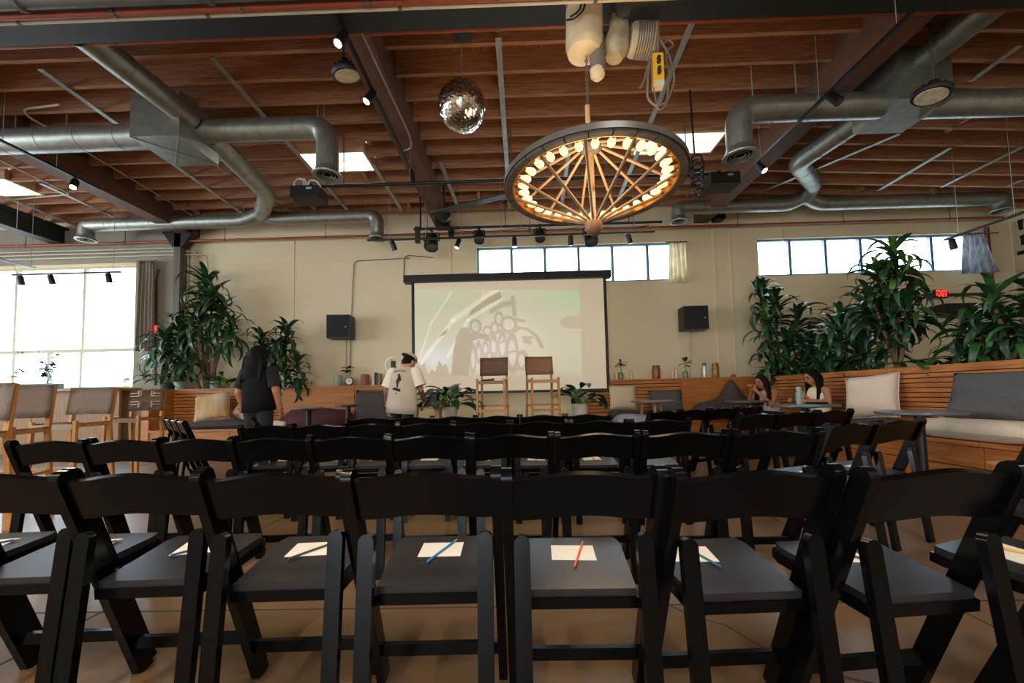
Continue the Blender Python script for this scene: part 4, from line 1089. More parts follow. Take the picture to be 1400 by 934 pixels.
# rear row, nearest the rear opening
G1 = 'chairs of the rearmost row'
row1 = [(-2.15, 1.30, .10), (-1.685, 1.265, .05), (-1.22, 1.235, .05), (-.755, 1.2, .03), (-.29, 1.17, .02), (.175, 1.135, .0), (.64, 1.10, .05), (1.115, 1.08, .1), (1.71, 1.09, .35)]
pcs = ['navy', 'violet', 'navy', 'grey', 'blue', 'orange', 'teal', 'grey', 'yellow']
where = ['rearmost row, at the end toward the storefront window', 'rearmost row, second from the end toward the window', 'rearmost row, third from the end toward the window', 'rearmost row, grey pencil on its paper', 'rearmost row, blue pencil on its paper', 'rearmost row, orange pencil on its paper',
         'rearmost row, teal pencil on its paper', 'rearmost row, second from the end toward the plants', 'rearmost row, turned at the end toward the plants']
short = ['at the window end of the rearmost row', 'second from the window end, rearmost row', 'third from the window end, rearmost row', 'with no bright colour, fourth from the window end', 'between the grey and orange pencils', 'between the blue and teal pencils', 'beside the orange pencil', 'second from the plant end, rearmost row', 'at the plant end of the rearmost row']
ppos = [(.02, .07, .1), (.0, .08, .1), (-.0, .08, .12), (-.02, .08, .05), (.0, .085, .0), (.0, .075, -.05), (-.055, .085, -.08), (-.04, .085, -.1), (.0, .08, .0)]
pang = [-.9, -.9, -.9, -.75, -.45, -.3, .35, .75, .4]
for i, (x, y, rz) in enumerate(row1):
    c = chair(x, y, rz, 'glossy black folding chair in the ' + where[i], G1)
    dx, dy, a = ppos[i]
    paper(c, dx, dy, a, 'white sheet of paper under the pencil ' + short[i])
    pencil(c, dx + (.02 if i != 4 else .01), dy - .012, pang[i], pcs[i], {'navy': 'navy blue', 'violet': 'dark violet', 'grey': 'dark grey'}.get(pcs[i], pcs[i]) + ' pencil on the paper ' + short[i])
# second, third and fourth row
G2 = 'chairs of the second row from the rear'
for j in range(-6, 4):
    x = -.28 + .465 * (j + .5); chair(x, 2.2 - .06 * x, .04 - .015 * j, 'black folding chair, %s from the window end of the second row from the rear' % ORD[j + 6], G2)
G3 = 'chairs of the third row from the rear'
for j in range(-5, 3):
    x = -.08 + .465 * (j + .5); y = 3.2 - .09 * x
    c = chair(x, y, .03 - .02 * j, 'black folding chair, %s from the window end of the third row from the rear' % ORD[j + 5], G3)
    paper(c, RND.uniform(-.02, .02), RND.uniform(.06, .1), RND.uniform(-.15, .15), 'white sheet of paper on the %s seat from the window, third row' % ORD[j + 5], 'papers on the third row')
    if j in (-4, 0, 1): pencil(c, .0, .07, RND.uniform(-.4, .4), 'red', 'red pencil on the %s seat from the window, third row' % ORD[j + 5], 'red pencils on the third row')
G4 = 'chairs of the front row'
for j in range(-4, 2):
    x = .0 + .465 * (j + .5); chair(x, 4.15 - .08 * x, -.02 * j, 'black folding chair, %s from the window end of the front row before the stage' % ORD[j + 4], G4)
# angled rows on the plant side
def angled(n, px, py, Y, a, label, group, papers=None):
    p = P(px, py, Y)
    for k in range(n):
        q = V((p.x + .47 * k * math.cos(a), Y + .47 * k * math.sin(a), 0))
        c = chair(q.x, q.y, a, 'folding chair, %s from the aisle in the %s' % (ORD[k], label), group)
        if papers:
            paper(c, .02, .05, .1, 'white sheet of paper under a %s pencil on an angled chair near the round tables' % papers[k])
            pencil(c, .03, .05, -.8, papers[k], '%s pencil on an angled chair near the round tables' % papers[k])
angled(2, 1168, 578, 2.45, .36, 'angled pair beside the table with black pedestal', 'angled chairs by the pedestal table', ['red', 'yellow'])
angled(3, 1040, 565, 3.6, .32, 'angled row before the seated women', 'angled chairs before the seated women')
angled(4, 910, 561, 4.5, .44, 'angled row before the dark bean bag', 'angled chairs before the bean bag')
# angled rows on the window side
def angled_l(n, px, Y, a, label, group):
    p = P(px, 575, Y)
    for k in range(n): chair(p.x + .47 * k * math.cos(a), Y - .47 * k * math.sin(a), -a, 'folding chair, %s from the back wall in the %s' % (ORD[k], label), group)
angled_l(3, 228, 5.1, .72, 'sideways row beside the bar stools', 'sideways chairs by the bar stools')
chair(2.42, 1.85, .5, 'black folding chair standing alone in front of the low slatted table', None)
angled_l(3, 345, 4.5, .95, 'angled row before the standing woman', 'angled chairs before the standing woman')
# ================================================================== BAR STOOLS
def stool(x, y, z, rz, label, sling, group=None, pattern=False):
    """bar stool facing -Y at rz = 0: oak frame, sling back and seat"""
    t = thing('bar_stool', label, 'bar stool', (x, y, z), rz, group)
    w_, d_, sh, bh = .42, .40, .80, 1.19
    for s in (-1, 1):
        bm = nb(); bar(bm, (s * w_ / 2 * 1.04, -d_ / 2 - .02, 0), (s * w_ / 2, -d_ / 2, sh + .03), .034, .036, V((0, 1, 0))); bevel(bm, .004); part('front_leg', bm, OAK, t)
        bm = nb(); bar(bm, (s * w_ / 2 * 1.04, d_ / 2 + .05, 0), (s * w_ / 2 * .98, d_ / 2 - .01, sh), .034, .036, V((0, 1, 0))); bar(bm, (s * w_ / 2 * .98, d_ / 2 - .01, sh - .02), (s * w_ / 2 * .98, d_ / 2 + .05, bh), .034, .036, V((0, 1, 0))); bevel(bm, .003); part('rear_leg', bm, OAK, t)
        bm = nb(); bar(bm, (s * w_ / 2, -d_ / 2, sh - .02), (s * w_ / 2 * .98, d_ / 2, sh - .02), .026, .034); part('side_rail', bm, OAK, t)
        bm = nb(); bar(bm, (s * w_ / 2 * 1.02, -d_ / 2, .40), (s * w_ / 2 * 1.02, d_ / 2 + .03, .40), .022, .03); part('side_stretcher', bm, OAK, t)
    bm = nb(); bar(bm, (-w_ / 2, -d_ / 2 - .01, .33), (w_ / 2, -d_ / 2 - .01, .33), .026, .04); part('foot_rest', bm, OAK, t)
    bm = nb(); bar(bm, (-w_ / 2, d_ / 2 + .03, .40), (w_ / 2, d_ / 2 + .03, .40), .022, .03); part('rear_stretcher', bm, OAK, t)
    def slingmesh(fn, name, m, extra=None):
        bm = nb(); g = []
        for i in range(9):
            u = i / 8 * 2 - 1; g.append([bm.verts.new(fn(u, v / 4)) for v in range(5)])
        for i in range(8):
            for j in range(4): bm.faces.new((g[i][j], g[i + 1][j], g[i + 1][j + 1], g[i][j + 1]))
        bmesh.ops.solidify(bm, geom=bm.faces[:], thickness=.012)
        return part(name, bm, m, t, True)
    slingmesh(lambda u, v: ((w_ / 2 + .016) * u, -d_ / 2 + .01 + (d_ - .03) * v, sh + .008 - .03 * (1 - u * u)), 'seat_sling', sling)
    bm = nb(); bx(bm, -w_ / 2 + .012, w_ / 2 - .012, -d_ / 2 - .022, -d_ / 2 + .02, sh - .055, sh - .004); bevel(bm, .008, 2); part('seat_front_band', bm, sling, t)
    bk = slingmesh(lambda u, v: ((w_ / 2 + .022) * u, d_ / 2 - .040 + .046 * v + .03 * (1 - u * u), bh - .30 + .304 * v), 'back_sling', sling)
    if pattern:
        WH = mat('woven white stripe', (220, 208, 190), .8); DK = mat('woven brown block', (96, 74, 62), .8)
        bm = nb(); yy = d_ / 2 - .03
        for s in (-1, 1):
            for z0_, z1_, x0_, x1_ in ((.155, .163, .09, .2), (.195, .203, .11, .2), (.085, .077, .09, .2), (.045, .037, .11, .2), (.155, .24, .085, .093), (.0, .085, .085, .093)):
                bx(bm, s * x0_, s * x1_, yy - .006, yy + .06, bh - .25 + z0_, bh - .25 + z1_)
        part('woven_stripes', bm, WH, bk)
    return t
SLG = mat('grey canvas sling', (168, 152, 142), .8, var=.08, scale=60); SLB = mat('brown leather sling', (182, 142, 106), .65, var=.1, scale=20); SLD = mat('dark brown leather sling', (146, 110, 92), .6, var=.15, scale=9); SLP = mat('taupe woven sling', (140, 112, 98), .85, var=.1, scale=50)
YG = 6.35
p = P(675, 517, YG); stool(p.x - .02, YG, .43, -.08, 'oak bar stool with dark brown sling and microphone on the stage', SLD)
p2 = P(741, 514, YG); stool(p2.x, YG, .43, .18, 'oak bar stool with tan sling on the stage', SLB)
# microphone lying on the first stool
q = V((p.x - .1, YG + .02, .43 + .80 - .005 + .02)); t = thing('microphone', 'black handheld microphone lying on the dark brown bar stool', 'microphone', q)
bm = nb(); tube(bm, [(-.1, 0, 0), (.06, .0, .004)], [.011, .017], 10); part('handle', bm, BLACK, t)
bm = nb(); ball(bm, (.085, 0, .004), .026, 12, 8); part('mesh_head', bm, GSTEEL, t, True)
for px, Y, rz, lab, sl_, pat in ((39, 3.55, .35, 'oak bar stool with grey canvas back farthest from the patterned stool', SLG, False), (128, 4.5, .1, 'oak bar stool with grey canvas back next to the patterned stool', SLG, False), (203, 5.7, .1, 'oak bar stool with taupe cross pattern woven back', SLP, True)):
    pp = P(px, 540, Y); stool(pp.x, Y - .2, 0, rz, lab, sl_, 'bar stools by the window counter', pat)
pp = P(-45, 540, 3.0); stool(pp.x, 2.9, 0, .3, 'oak bar stool with striped grey sling at the end of the stool row', SLG, 'bar stools by the window counter')

# ================================================================== TABLES
def cafe_table(px, py, Y, r, label, top, ped=True, zt=None, X=None):
    p = P(px, py, Y); z = zt or p.z
    t = thing('cafe_table', label, 'table', (p.x if X is None else X, Y, 0))
    bm = nb(); lathe(bm, [(r - .012, z - .03), (r, z - .02), (r, z - .005), (r - .01, z)], 32); part('table_top', bm, top, t, 'auto')
    if ped:
        bm = nb(); tube(bm, [(0, 0, .02), (0, 0, z - .03)], .04, 12); part('pedestal', bm, BLACK, t, 'auto')
        bm = nb(); lathe(bm, [(.22, 0), (.22, .012), (.05, .03)], 20); part('base_plate', bm, BLACK, t, 'auto')
        bm = nb(); lathe(bm, [(.13, z - .045), (.13, z - .03)], 16); part('top_spider', bm, BLACK, t, 'auto')
    else:
        for k in range(3):
            a = 2 * PI * k / 3 + .4; bm = nb(); tube(bm, [(r * .85 * math.cos(a), r * .85 * math.sin(a), 0), (r * .45 * math.cos(a), r * .45 * math.sin(a), z - .03)], [.016, .024], 8); part('leg', bm, OAK, t)
    return t
TG = mat('grey table top', (120, 112, 104), .45, var=.1); TB = mat('slate table top', (96, 98, 106), .3, var=.08); TD = mat('dark grey table top', (70, 64, 60), .4)
cafe_table(422, 557, 6.4, .24, 'small round grey table before the solid bench panel', TG)
cafe_table(476, 553, 6.9, .22, 'small round dark table next to the maroon bean bag', TD)
cafe_table(892, 547.5, 6.9, .36, 'round grey table on oak legs before the grey pillow', TG, False)
cafe_table(1020, 548, 6.2, .3, 'round dark table in front of the dark bean bag', TD)
TW = cafe_table(1100, 553, 5.1, .36, 'round slate table in front of the seated woman with a phone', TB)
cafe_table(1256, 562, 3.95, .33, 'round slate table with black pedestal before the cream pillow', TB)
# low slatted table by the bench
p = P(1330, 618, 3.1); t = thing('low_table', 'low slatted wooden table in front of the bench', 'table', (XK - .80, 3.05, 0))
for k in range(6):
    bm = nb(); box(bm, (-.2 + k * .08, 0, .37), (.068, .62, .024)); bevel(bm, .004); part('slat', bm, mat('pale slat', (176, 128, 88), .5, stretch=Y1), t)
for sx in (-1, 1):
    for sy in (-1, 1): bm = nb(); bar(bm, (sx * .2, sy * .26, 0), (sx * .2, sy * .26, .358), .04, .04); part('leg', bm, MATS['pale slat'], t)
    bm = nb(); bar(bm, (sx * .2, -.28, .34), (sx * .2, .28, .34), .03, .036); part('rail', bm, MATS['pale slat'], t)
# wooden side table with stage monitor beside the man
p = P(582, 556, 6.2); t = thing('side_table', 'low wooden table beside the man in the white shirt', 'table', (p.x, 6.25, .43))
zt_ = p.z - .43
bm = nb(); box(bm, (0, 0, zt_ - .015), (.50, .34, .03)); bevel(bm, .004); part('table_top', bm, OAK, t)
for sx in (-1, 1):
    for sy in (-1, 1): bm = nb(); bar(bm, (sx * .21, sy * .13, 0), (sx * .17, sy * .13, zt_ - .03), .035, .035); part('leg', bm, OAK, t)
p = P(585, 549, 6.25); t = thing('stage_monitor', 'black wedge monitor on the low wooden table', 'monitor', (p.x, 6.25, .43 + zt_))
bm = nb(); prism(bm, [(-.16, 0), (.16, 0), (.16, .18), (.08, .18)], (0, 0, 0), (1, 0, 0), (0, 0, 1), (0, 1, 0), .24); bevel(bm, .01); part('cabinet', bm, BLACK, t)
bm = nb(); bar(bm, (-.155, 0, .016), (.075, 0, .185), .2, .01); part('grille', bm, mat('black grille cloth', (24, 24, 26), .8), t)
p = P(779, 559, 6.6); bm = nb(); box(bm, (p.x, 6.55, .43 + .1), (.16, .12, .2)); bevel(bm, .01); single('small_speaker', bm, BLACK, 'small black box beside the potted plant on the stage', 'box')

# ================================================================== CUSHIONS
def pillow(name, label, c, w_, h_, th, m, rz=0, lean=0, roll=0, cat='pillow', group=None, seed=0, crumple=.012):
    """soft pillow standing at c (middle of its lower edge), leaning back"""
    n = 14; bm = nb(); rg = random.Random(seed + 5); g = {}
    ph = [rg.uniform(0, 6) for _ in range(6)]
    for side in (1, -1):
        for i in range(n + 1):
            for j in range(n + 1):
                u, v = i / n * 2 - 1, j / n * 2 - 1
                e = i in (0, n) or j in (0, n)
                if e and side == -1: g[(side, i, j)] = g[(1, i, j)]; continue
                k = ((1 - u ** 4) * (1 - v ** 4)) ** .55
                pin = 1 - .05 * (1 - v * v) * abs(u) ** 3
                pin2 = 1 - .05 * (1 - u * u) * abs(v) ** 3
                y = side * th / 2 * k + crumple * math.sin(3 * u + ph[0] + 2 * v) * math.sin(4 * v + ph[1]) * k + .4 * crumple * math.sin(9 * u * v + ph[2])
                g[(side, i, j)] = bm.verts.new((u * w_ / 2 * pin, -y, (v * pin2 + 1) * h_ / 2))
        for i in range(n):
            for j in range(n):
                bm.faces.new((g[(side, i, j)], g[(side, i + 1, j)], g[(side, i + 1, j + 1)], g[(side, i, j + 1)]))
    t = thing(name, label, cat, c, 0, group)
    t.rotation_euler = (Matrix.Rotation(rz, 4, 'Z') @ Matrix.Rotation(-lean, 4, 'X') @ Matrix.Rotation(roll, 4, 'Y')).to_euler()
    part('cover', bm, m, t, True)
    pts = [g[(1, i, 0)] for i in range(n + 1)] if False else None
    bm = nb(); loop = []
    for i in range(n + 1): u = i / n * 2 - 1; loop.append((u * w_ / 2, 0, (1 - .05 * (1 - u * u)) * -h_ / 2 + h_ / 2))
    for j in range(1, n + 1): v = j / n * 2 - 1; loop.append((w_ / 2 * (1 - .05 * (1 - v * v)), 0, (v + 1) * h_ / 2))
    for i in range(n - 1, -1, -1): u = i / n * 2 - 1; loop.append((u * w_ / 2, 0, (1 - .05 * (1 - u * u)) * h_ / 2 + h_ / 2))
    for j in range(n - 1, 0, -1): v = j / n * 2 - 1; loop.append((-w_ / 2 * (1 - .05 * (1 - v * v)), 0, (v + 1) * h_ / 2))
    loop.append(loop[0]); tube(bm, loop, .006, 5, cap=False); part('piping', bm, m, t)
    return t
def pad(name, label, c, sx, sy, sz, m, cat='cushion', rz=0, seed=0):
    """flat seat cushion, c at the middle of its underside"""
    bm = nb(); rg = random.Random(seed); ph = rg.uniform(0, 6)
    nx_, ny_ = 14, 10; top, botm = [], []
    for i in range(nx_ + 1):
        rt, rb = [], []
        for j in range(ny_ + 1):
            u, v = i / nx_ * 2 - 1, j / ny_ * 2 - 1; k = ((1 - u ** 6) * (1 - v ** 6)) ** .5
            rt.append(bm.verts.new((u * sx / 2, v * sy / 2, sz * (.45 + .55 * k) + .012 * math.sin(3 * u + ph) * k))); rb.append(bm.verts.new((u * sx / 2 * .98, v * sy / 2 * .98, sz * .4 * (1 - k))))
        top.append(rt); botm.append(rb)
    for i in range(nx_):
        for j in range(ny_):
            bm.faces.new((top[i][j], top[i + 1][j], top[i + 1][j + 1], top[i][j + 1])); bm.faces.new((botm[i][j], botm[i][j + 1], botm[i + 1][j + 1], botm[i + 1][j]))
    for i in range(nx_):
        for j in (0, ny_): bm.faces.new((top[i][j], top[i + 1][j], botm[i + 1][j], botm[i][j]))
    for j in range(ny_):
        for i in (0, nx_): bm.faces.new((top[i][j], top[i][j + 1], botm[i][j + 1], botm[i][j]))
    t = thing(name, label, cat, c, rz); part('cover', bm, m, t, True); return t
def beanbag(label, c, sx, sy, sz, m, peaks, seed=0):
    bm = nb(); rg = random.Random(seed); ball(bm, (0, 0, 0), 1, 40, 26)
    ph = [rg.uniform(0, 6) for _ in range(8)]
    for v in bm.verts:
        p = v.co.copy(); z = max(p.z, -.35) + .35
        h = z / 1.35
        for ux, ww, hh in peaks: h += hh * math.exp(-((p.x - ux) / ww) ** 2) * max(0, p.z) ** 1.3 * max(0, 1 - (p.y / .8) ** 2)
        wr = .03 * math.sin(7 * p.x + ph[0] + 5 * p.z) + .025 * math.sin(11 * p.y + ph[1] + 9 * p.x)
        v.co = V((p.x * sx * (1 + wr), p.y * sy * (1 + wr), h * sz * (1 + wr * .6)))
    mn = min(v.co.z for v in bm.verts)
    for v in bm.verts: v.co.z -= mn
    t = thing('bean_bag', label, 'bean bag', c); part('cover', bm, m, t, True)
    return t
BEIGE = mat('beige linen', (206, 186, 154), .85, var=.05, scale=50, bump=.05); CHAR = mat('charcoal canvas', (66, 60, 58), .85, var=.1, scale=40); SLATEF = mat('slate grey canvas', (84, 82, 84), .85, var=.1, scale=40); CREAMF = mat('cream canvas', (214, 196, 176), .85, var=.05, scale=40)
MAROON = mat('maroon velvet', (70, 24, 28), .8, var=.15, scale=10); OCHRE = mat('ochre and cream weave', (196, 152, 84), .85, scale=5, col2=(206, 188, 156), stretch=(2.2, 2.2, .4), detail=0); FLORAL = mat('red floral print', (196, 176, 150), .85, scale=14, col2=(150, 62, 48), detail=2)
LAV = mat('pale blue cushion', (150, 152, 172), .85, var=.06)
SZ = .46
def bpos(px, y): return P(px, 545, y).x
# bench behind the standing woman
def under(nm, lab, px, y, w_, top, m, seed): return pad(nm, lab, (bpos(px, y), y, SZ), w_, .5, top - SZ, m, seed=seed)
under('seat_cushion', 'charcoal seat cushion under the ochre pillow', 305, 7.87, 1.3, .62, CHAR, 1)
pillow('throw_pillow', 'ochre and cream striped pillow on the slatted bench', (bpos(290, 7.8), 7.80, .63), .66, .56, .2, OCHRE, .1, .3, -.16, seed=1)
pillow('throw_pillow', 'red floral pillow behind the standing woman', (bpos(330, 7.95), 7.93, .63), .46, .46, .18, FLORAL, .0, .28, .45, seed=2)
beanbag('long maroon bean bag on the bench before the solid panel', (bpos(434, 7.85), 7.85, SZ), .78, .27, .36, MAROON, [(-.5, .25, .15), (.75, .12, .25)], 3)
pillow('throw_pillow', 'big charcoal backrest pad beside the man in the white shirt', (bpos(509, 7.9), 7.85, .5), .75, .68, .14, CHAR, .0, .3, .0, seed=4)
pad('seat_cushion', 'pale seat pad beside the maroon bean bag', (bpos(392, 7.9), 7.75, SZ), .3, .35, .14, CREAMF, seed=9)
# bench beside the screen
under('seat_cushion', 'charcoal seat cushion under the beige linen pillow', 862, 7.85, .85, .66, CHAR, 5)
pillow('throw_pillow', 'beige linen pillow on the bench beside the screen', (bpos(852, 7.95), 7.95, .66), .52, .48, .16, BEIGE, 0, .2, .02, seed=6)
pillow('throw_pillow', 'slate grey pillow behind the table on oak legs', (bpos(912, 8), 8.02, .60), .66, .42, .15, SLATEF, 0, .2, 0, seed=7)
pad('seat_cushion', 'cream seat cushion under the slate grey pillow', (bpos(915, 7.9), 7.88, SZ), .85, .5, .14, CREAMF, seed=8)
beanbag('big dark brown bean bag with a pointed top on the bench', (bpos(995, 7.8), 7.75, SZ), .76, .32, .38, mat('dark brown canvas', (64, 54, 50), .8, var=.1, scale=30), [(.08, .22, .95)], 5)
pad('floor_cushion', 'pale blue floor cushion in front of the charcoal seat cushion', (P(868, 563, 6.9).x, 6.9, 0), .8, .5, .62, LAV, 'cushion', seed=11)
# long bench before the plants
def rpos(px, x): return PX(px, 545, x)
yb_ = rpos(1195, XK - .26).y
pillow('throw_pillow', 'cream square pillow leaning on the long slatted bench', (XK - .31, yb_, .60), .60, .58, .18, CREAMF, -PI / 2 + .35, .28, -.1, seed=12)
pad('seat_cushion', 'charcoal seat cushion under the cream square pillow', (XK - .27, yb_ + .05, SZ), .45, .9, .13, CHAR, seed=13)
ya = rpos(1372, XK - .24).y
pillow('throw_pillow', 'large slate grey pillow slumped on the long slatted bench', (XK - .345, ya - .03, .64), .9, .52, .22, SLATEF, -PI / 2 + .1, .35, 0, seed=14, crumple=.03)
pad('seat_cushion', 'flattened slate grey cushion beside the round pedestal table', (XK - .28, rpos(1270, XK - .25).y + .2, SZ), .42, .6, .12, SLATEF, seed=15)
pad('seat_cushion', 'thick cream seat cushion on the long slatted bench', (XK - .28, rpos(1330, XK - .28).y - .1, SZ), .54, 1.05, .2, CREAMF, seed=16)
pillow('throw_pillow', 'slate grey pillow between the two seated women', (XK - .28, 6.35, .47), .5, .46, .16, SLATEF, -PI / 2, .25, 0, seed=17)

# ================================================================== PLANTS
LEAF = [mat('dracaena leaf', (46, 84, 40), .4, var=.3, scale=3), mat('dark strap leaf', (34, 62, 36), .38, var=.25, scale=3), mat('young leaf', (86, 124, 46), .4, var=.25, scale=3)]
for m_ in LEAF:
    b = m_.node_tree.nodes['Principled BSDF']; b.inputs['Subsurface Weight'].default_value = 0
def leaf_mesh(L, w_, droop, m, cup=.15, seg=7, shape=0):
    bm = nb(); rows = []; pos = V((0, 0, 0)); a = 0
    for i in range(seg + 1):
        u = i / seg
        if shape == 0: ww = w_ * (.35 + .65 * math.sin(min(1, u * 2.2) * PI / 2)) * (1 - max(0, u - .45) / .55) ** .8
        else: ww = w_ * math.sin(PI * (u * .93 + .035)) ** .75
        ww = max(ww, .002)
        n = V((0, -math.sin(a), math.cos(a)))
        rows.append([bm.verts.new(pos + V((-ww / 2, 0, 0)) + n * cup * ww / 2), bm.verts.new(pos.copy()), bm.verts.new(pos + V((ww / 2, 0, 0)) + n * cup * ww / 2)])
        pos = pos + V((0, math.cos(a), math.sin(a))) * (L / seg); a -= droop / seg * (1 + u * .6)
    for i in range(seg):
        for j in range(2): bm.faces.new((rows[i][j], rows[i][j + 1], rows[i + 1][j + 1], rows[i + 1][j]))
    me = mesh_of('leaf', bm, m, True); return me
DRAC = [[leaf_mesh(L, .085, dr, m_) for L, dr in ((.42, 1.3), (.5, 1.9), (.56, 2.5), (.36, .7))] for m_ in LEAF]
BROAD = [leaf_mesh(.3, .13, 1.0, LEAF[0], .25, 6, 1), leaf_mesh(.24, .11, .6, LEAF[0], .25, 6, 1), leaf_mesh(.34, .14, 1.5, LEAF[1], .25, 6, 1)]
BIG = [leaf_mesh(.6, .36, .9, LEAF[2], .15, 8, 1), leaf_mesh(.5, .3, 1.3, LEAF[0], .15, 8, 1)]
SWORD = [leaf_mesh(.8, .06, .25, LEAF[0], .3, 6), leaf_mesh(.7, .055, .5, LEAF[1], .3, 6)]
BARK = mat('cane bark', (122, 98, 72), .85, var=.25, scale=14, bump=.2); POTW = mat('white glazed pot', (204, 192, 174), .4); POTG = mat('mint glazed pot', (150, 182, 156), .4); POTD = mat('dark green pot', (48, 70, 60), .4)
def put_leaf(t, me, pos, az, el, s, rg, roll=None):
    if t.location.y > 7.9 and math.cos(az) > -.1: az = PI - az          # leaves turn away from the wall
    M_ = Matrix.Rotation(az, 4, 'Z') @ Matrix.Rotation(el, 4, 'X') @ Matrix.Rotation(rg.uniform(-.5, .5) if roll is None else roll, 4, 'Y')
    o = link('leaf', me, t, pos, M_.to_euler()); o.scale = (s * rg.uniform(.85, 1.15), s * rg.uniform(.85, 1.15), s)
def rosette(t, pos, n, rg, s=1, kinds=DRAC, mats_=(0, 0, 1), el0=1.15, spread=.25):
    for k in range(n):
        u = k / n; az = k * 2.4 + rg.uniform(-.3, .3); el = el0 * (1 - u * 1.25) + rg.uniform(-.15, .15)
        me = rg.choice(kinds[rg.choice(mats_)]); put_leaf(t, me, V(pos) + V((0, 0, -spread * u)), az, el, s * rg.uniform(.8, 1.15), rg)
def dracaena(label, base, heads, seed, s=1, n=26, pot=None, mats_=(0, 0, 1), brighter=None, group=None):
    rg = random.Random(seed); t = thing('dracaena_plant', label, 'plant', base, 0, group)
    if pot:
        bm = nb(); lathe(bm, [(.13, 0), (.17, .22), (.18, .24), (.165, .24), (.15, .2)], 18); part('pot', bm, pot, t, 'auto')
    for i, (hx, hy, hz) in enumerate(heads):
        bx_, by_ = rg.uniform(-.1, .1) + hx * .15, rg.uniform(-.05, .05)
        bm = nb(); k = 6; pts = []
        for j in range(k + 1):
            u = j / k; pts.append((bx_ + (hx - bx_) * u ** 1.5 + .02 * math.sin(5 * u + i), by_ + (hy - by_) * u, hz * u))
        tube(bm, pts, [.032 * (1 - .45 * j / k) for j in range(k + 1)], 7); part('cane', bm, BARK, t, True)
        rosette(t, (hx, hy, hz), n, rg, s, mats_=mats_ if not (brighter and i in brighter) else (2, 2, 0), spread=.42 * s)  # window backlight put into the colour: chosen heads get lighter leaves
    return t
bz = BTOP + .03
x = P(285, 530, 8.42).x
dracaena('tall bushy dracaena on the bench shelf beside the storefront window', (x, 8.42, bz), [(.02, -.12, 2.35), (.42, -.18, 1.75), (.28, -.25, 2.05), (-.42, -.2, 1.35), (-.72, -.25, 1.05), (.05, -.32, 1.55), (.55, -.1, 1.35), (-.2, -.3, .95)], 3, 1.28, 36, mats_=(0, 0, 1))
x = P(385, 530, 8.42).x
dracaena('shorter dracaena on the bench shelf behind the standing woman', (x, 8.42, bz), [(.2, -.15, 1.2), (-.3, -.2, 1.02), (.02, -.25, .85), (.45, -.2, .5), (-.1, -.15, .6)], 5, 1.12, 36, mats_=(0, 1, 1))
pz0 = 1.03
def rp(px, x): 
    q = PX(px, 500, x); return q.y
def rplant(px, x): return (x, rp(px, x), pz0)
dracaena('dark dracaena in the planter against the back wall beside the corner', (P(1062, 500, 8.1).x + .05, 8.1, pz0), [(-.35, -.1, 2.0), (-.1, -.15, 1.7), (.3, -.2, 1.45), (-.35, -.2, 1.2), (.0, -.3, .95), (.5, -.2, .95), (-.3, -.2, .5), (.3, -.3, .45)], 7, 1.2, 36, mats_=(1, 1, 0))
dracaena('middle dracaena in the planter between two taller ones', (XK + .75, rp(1160, XK + .75), pz0), [(-.15, -.1, 1.15), (.2, -.2, 1.35), (-.3, .1, .7), (.2, -.1, .65), (0, .2, .3), (-.35, -.2, 1.0)], 8, 1.15, 36, mats_=(1, 0, 0))
dracaena('tallest dracaena in the planter with bright top leaves against the window', (XK + .7, rp(1230, XK + .7), pz0), [(.02, 0, 2.0), (-.12, .1, 1.7), (.05, .0, 1.65), (-.3, .1, 1.35), (.15, .2, 1.3), (.0, -.2, 1.2), (-.1, .1, .9)], 9, 1.05, 38, mats_=(1, 0, 1), brighter=(0,))
dracaena('dracaena in the planter nearest the mural wall', (XK + .62, rp(1385, XK + .62), pz0), [(-.1, .05, 1.0), (.15, -.1, .8), (-.2, .2, .7), (.0, -.2, .5), (.2, .3, .75), (-.1, .3, .35)], 10, 1.05, 36, mats_=(1, 0, 0))
# lower planter growth
def clump(label, base, n, kinds, seed, s=1, name='leafy_plant', el=(.3, 1.2), pot=None, potm=None, ph=.16, pr=.1, stem=True, rad=.08):
    rg = random.Random(seed); t = thing(name, label, 'plant', base); z0 = 0
    if pot:
        bm = nb(); lathe(bm, [(pr * .75, 0), (pr, ph * .9), (pr * 1.04, ph), (pr * .94, ph), (pr * .85, ph * .85)], 18); part('pot', bm, potm, t, 'auto'); z0 = ph * .85
    for k in range(n):
        az = k * 2.4 + rg.uniform(-.3, .3); e = rg.uniform(*el); r0 = rad * rg.random(); L = rg.uniform(.12, .3) * s if stem else 0
        p0 = V((r0 * math.cos(az), r0 * math.sin(az), z0)); d = Matrix.Rotation(az, 3, 'Z') @ V((0, math.cos(e), math.sin(e)))
        p1 = p0 + d * L
        if stem: bm = nb(); tube(bm, [p0, p0 + d * L * .5 + V((0, 0, .02)), p1], .006 * s + .002, 5); part('stem', bm, LEAF[2], t)
        put_leaf(t, rg.choice(kinds), p1, az, e * .55, s * rg.uniform(.8, 1.2), rg, rg.uniform(-.25, .25))
    return t
for i, (px, xx, lab) in enumerate(((1105, XK + .5, 'sword-leaved plant in the planter behind the woman eating'), (1140, XK + .45, 'sword-leaved plant in the planter behind the woman with a phone'), (1285, XK + .5, 'broad green plant at the foot of the tallest dracaena'), (1190, XK + .45, 'low leafy plant in the planter behind the cream pillow'), (1335, XK + .5, 'leafy plant in the planter beyond the slate pillow'))):
    clump(lab, (xx, rp(px, xx), pz0), 16, SWORD if i < 2 else BROAD, 20 + i, 1.15, 'planter_plant', (.7, 1.4) if i < 2 else (.4, 1.3), rad=.2)
t_ = clump('big-leaved banana plant in the planter', (XK + .5, rp(1300, XK + .5), pz0), 5, BIG, 30, .8, 'planter_plant', (.6, 1.3))
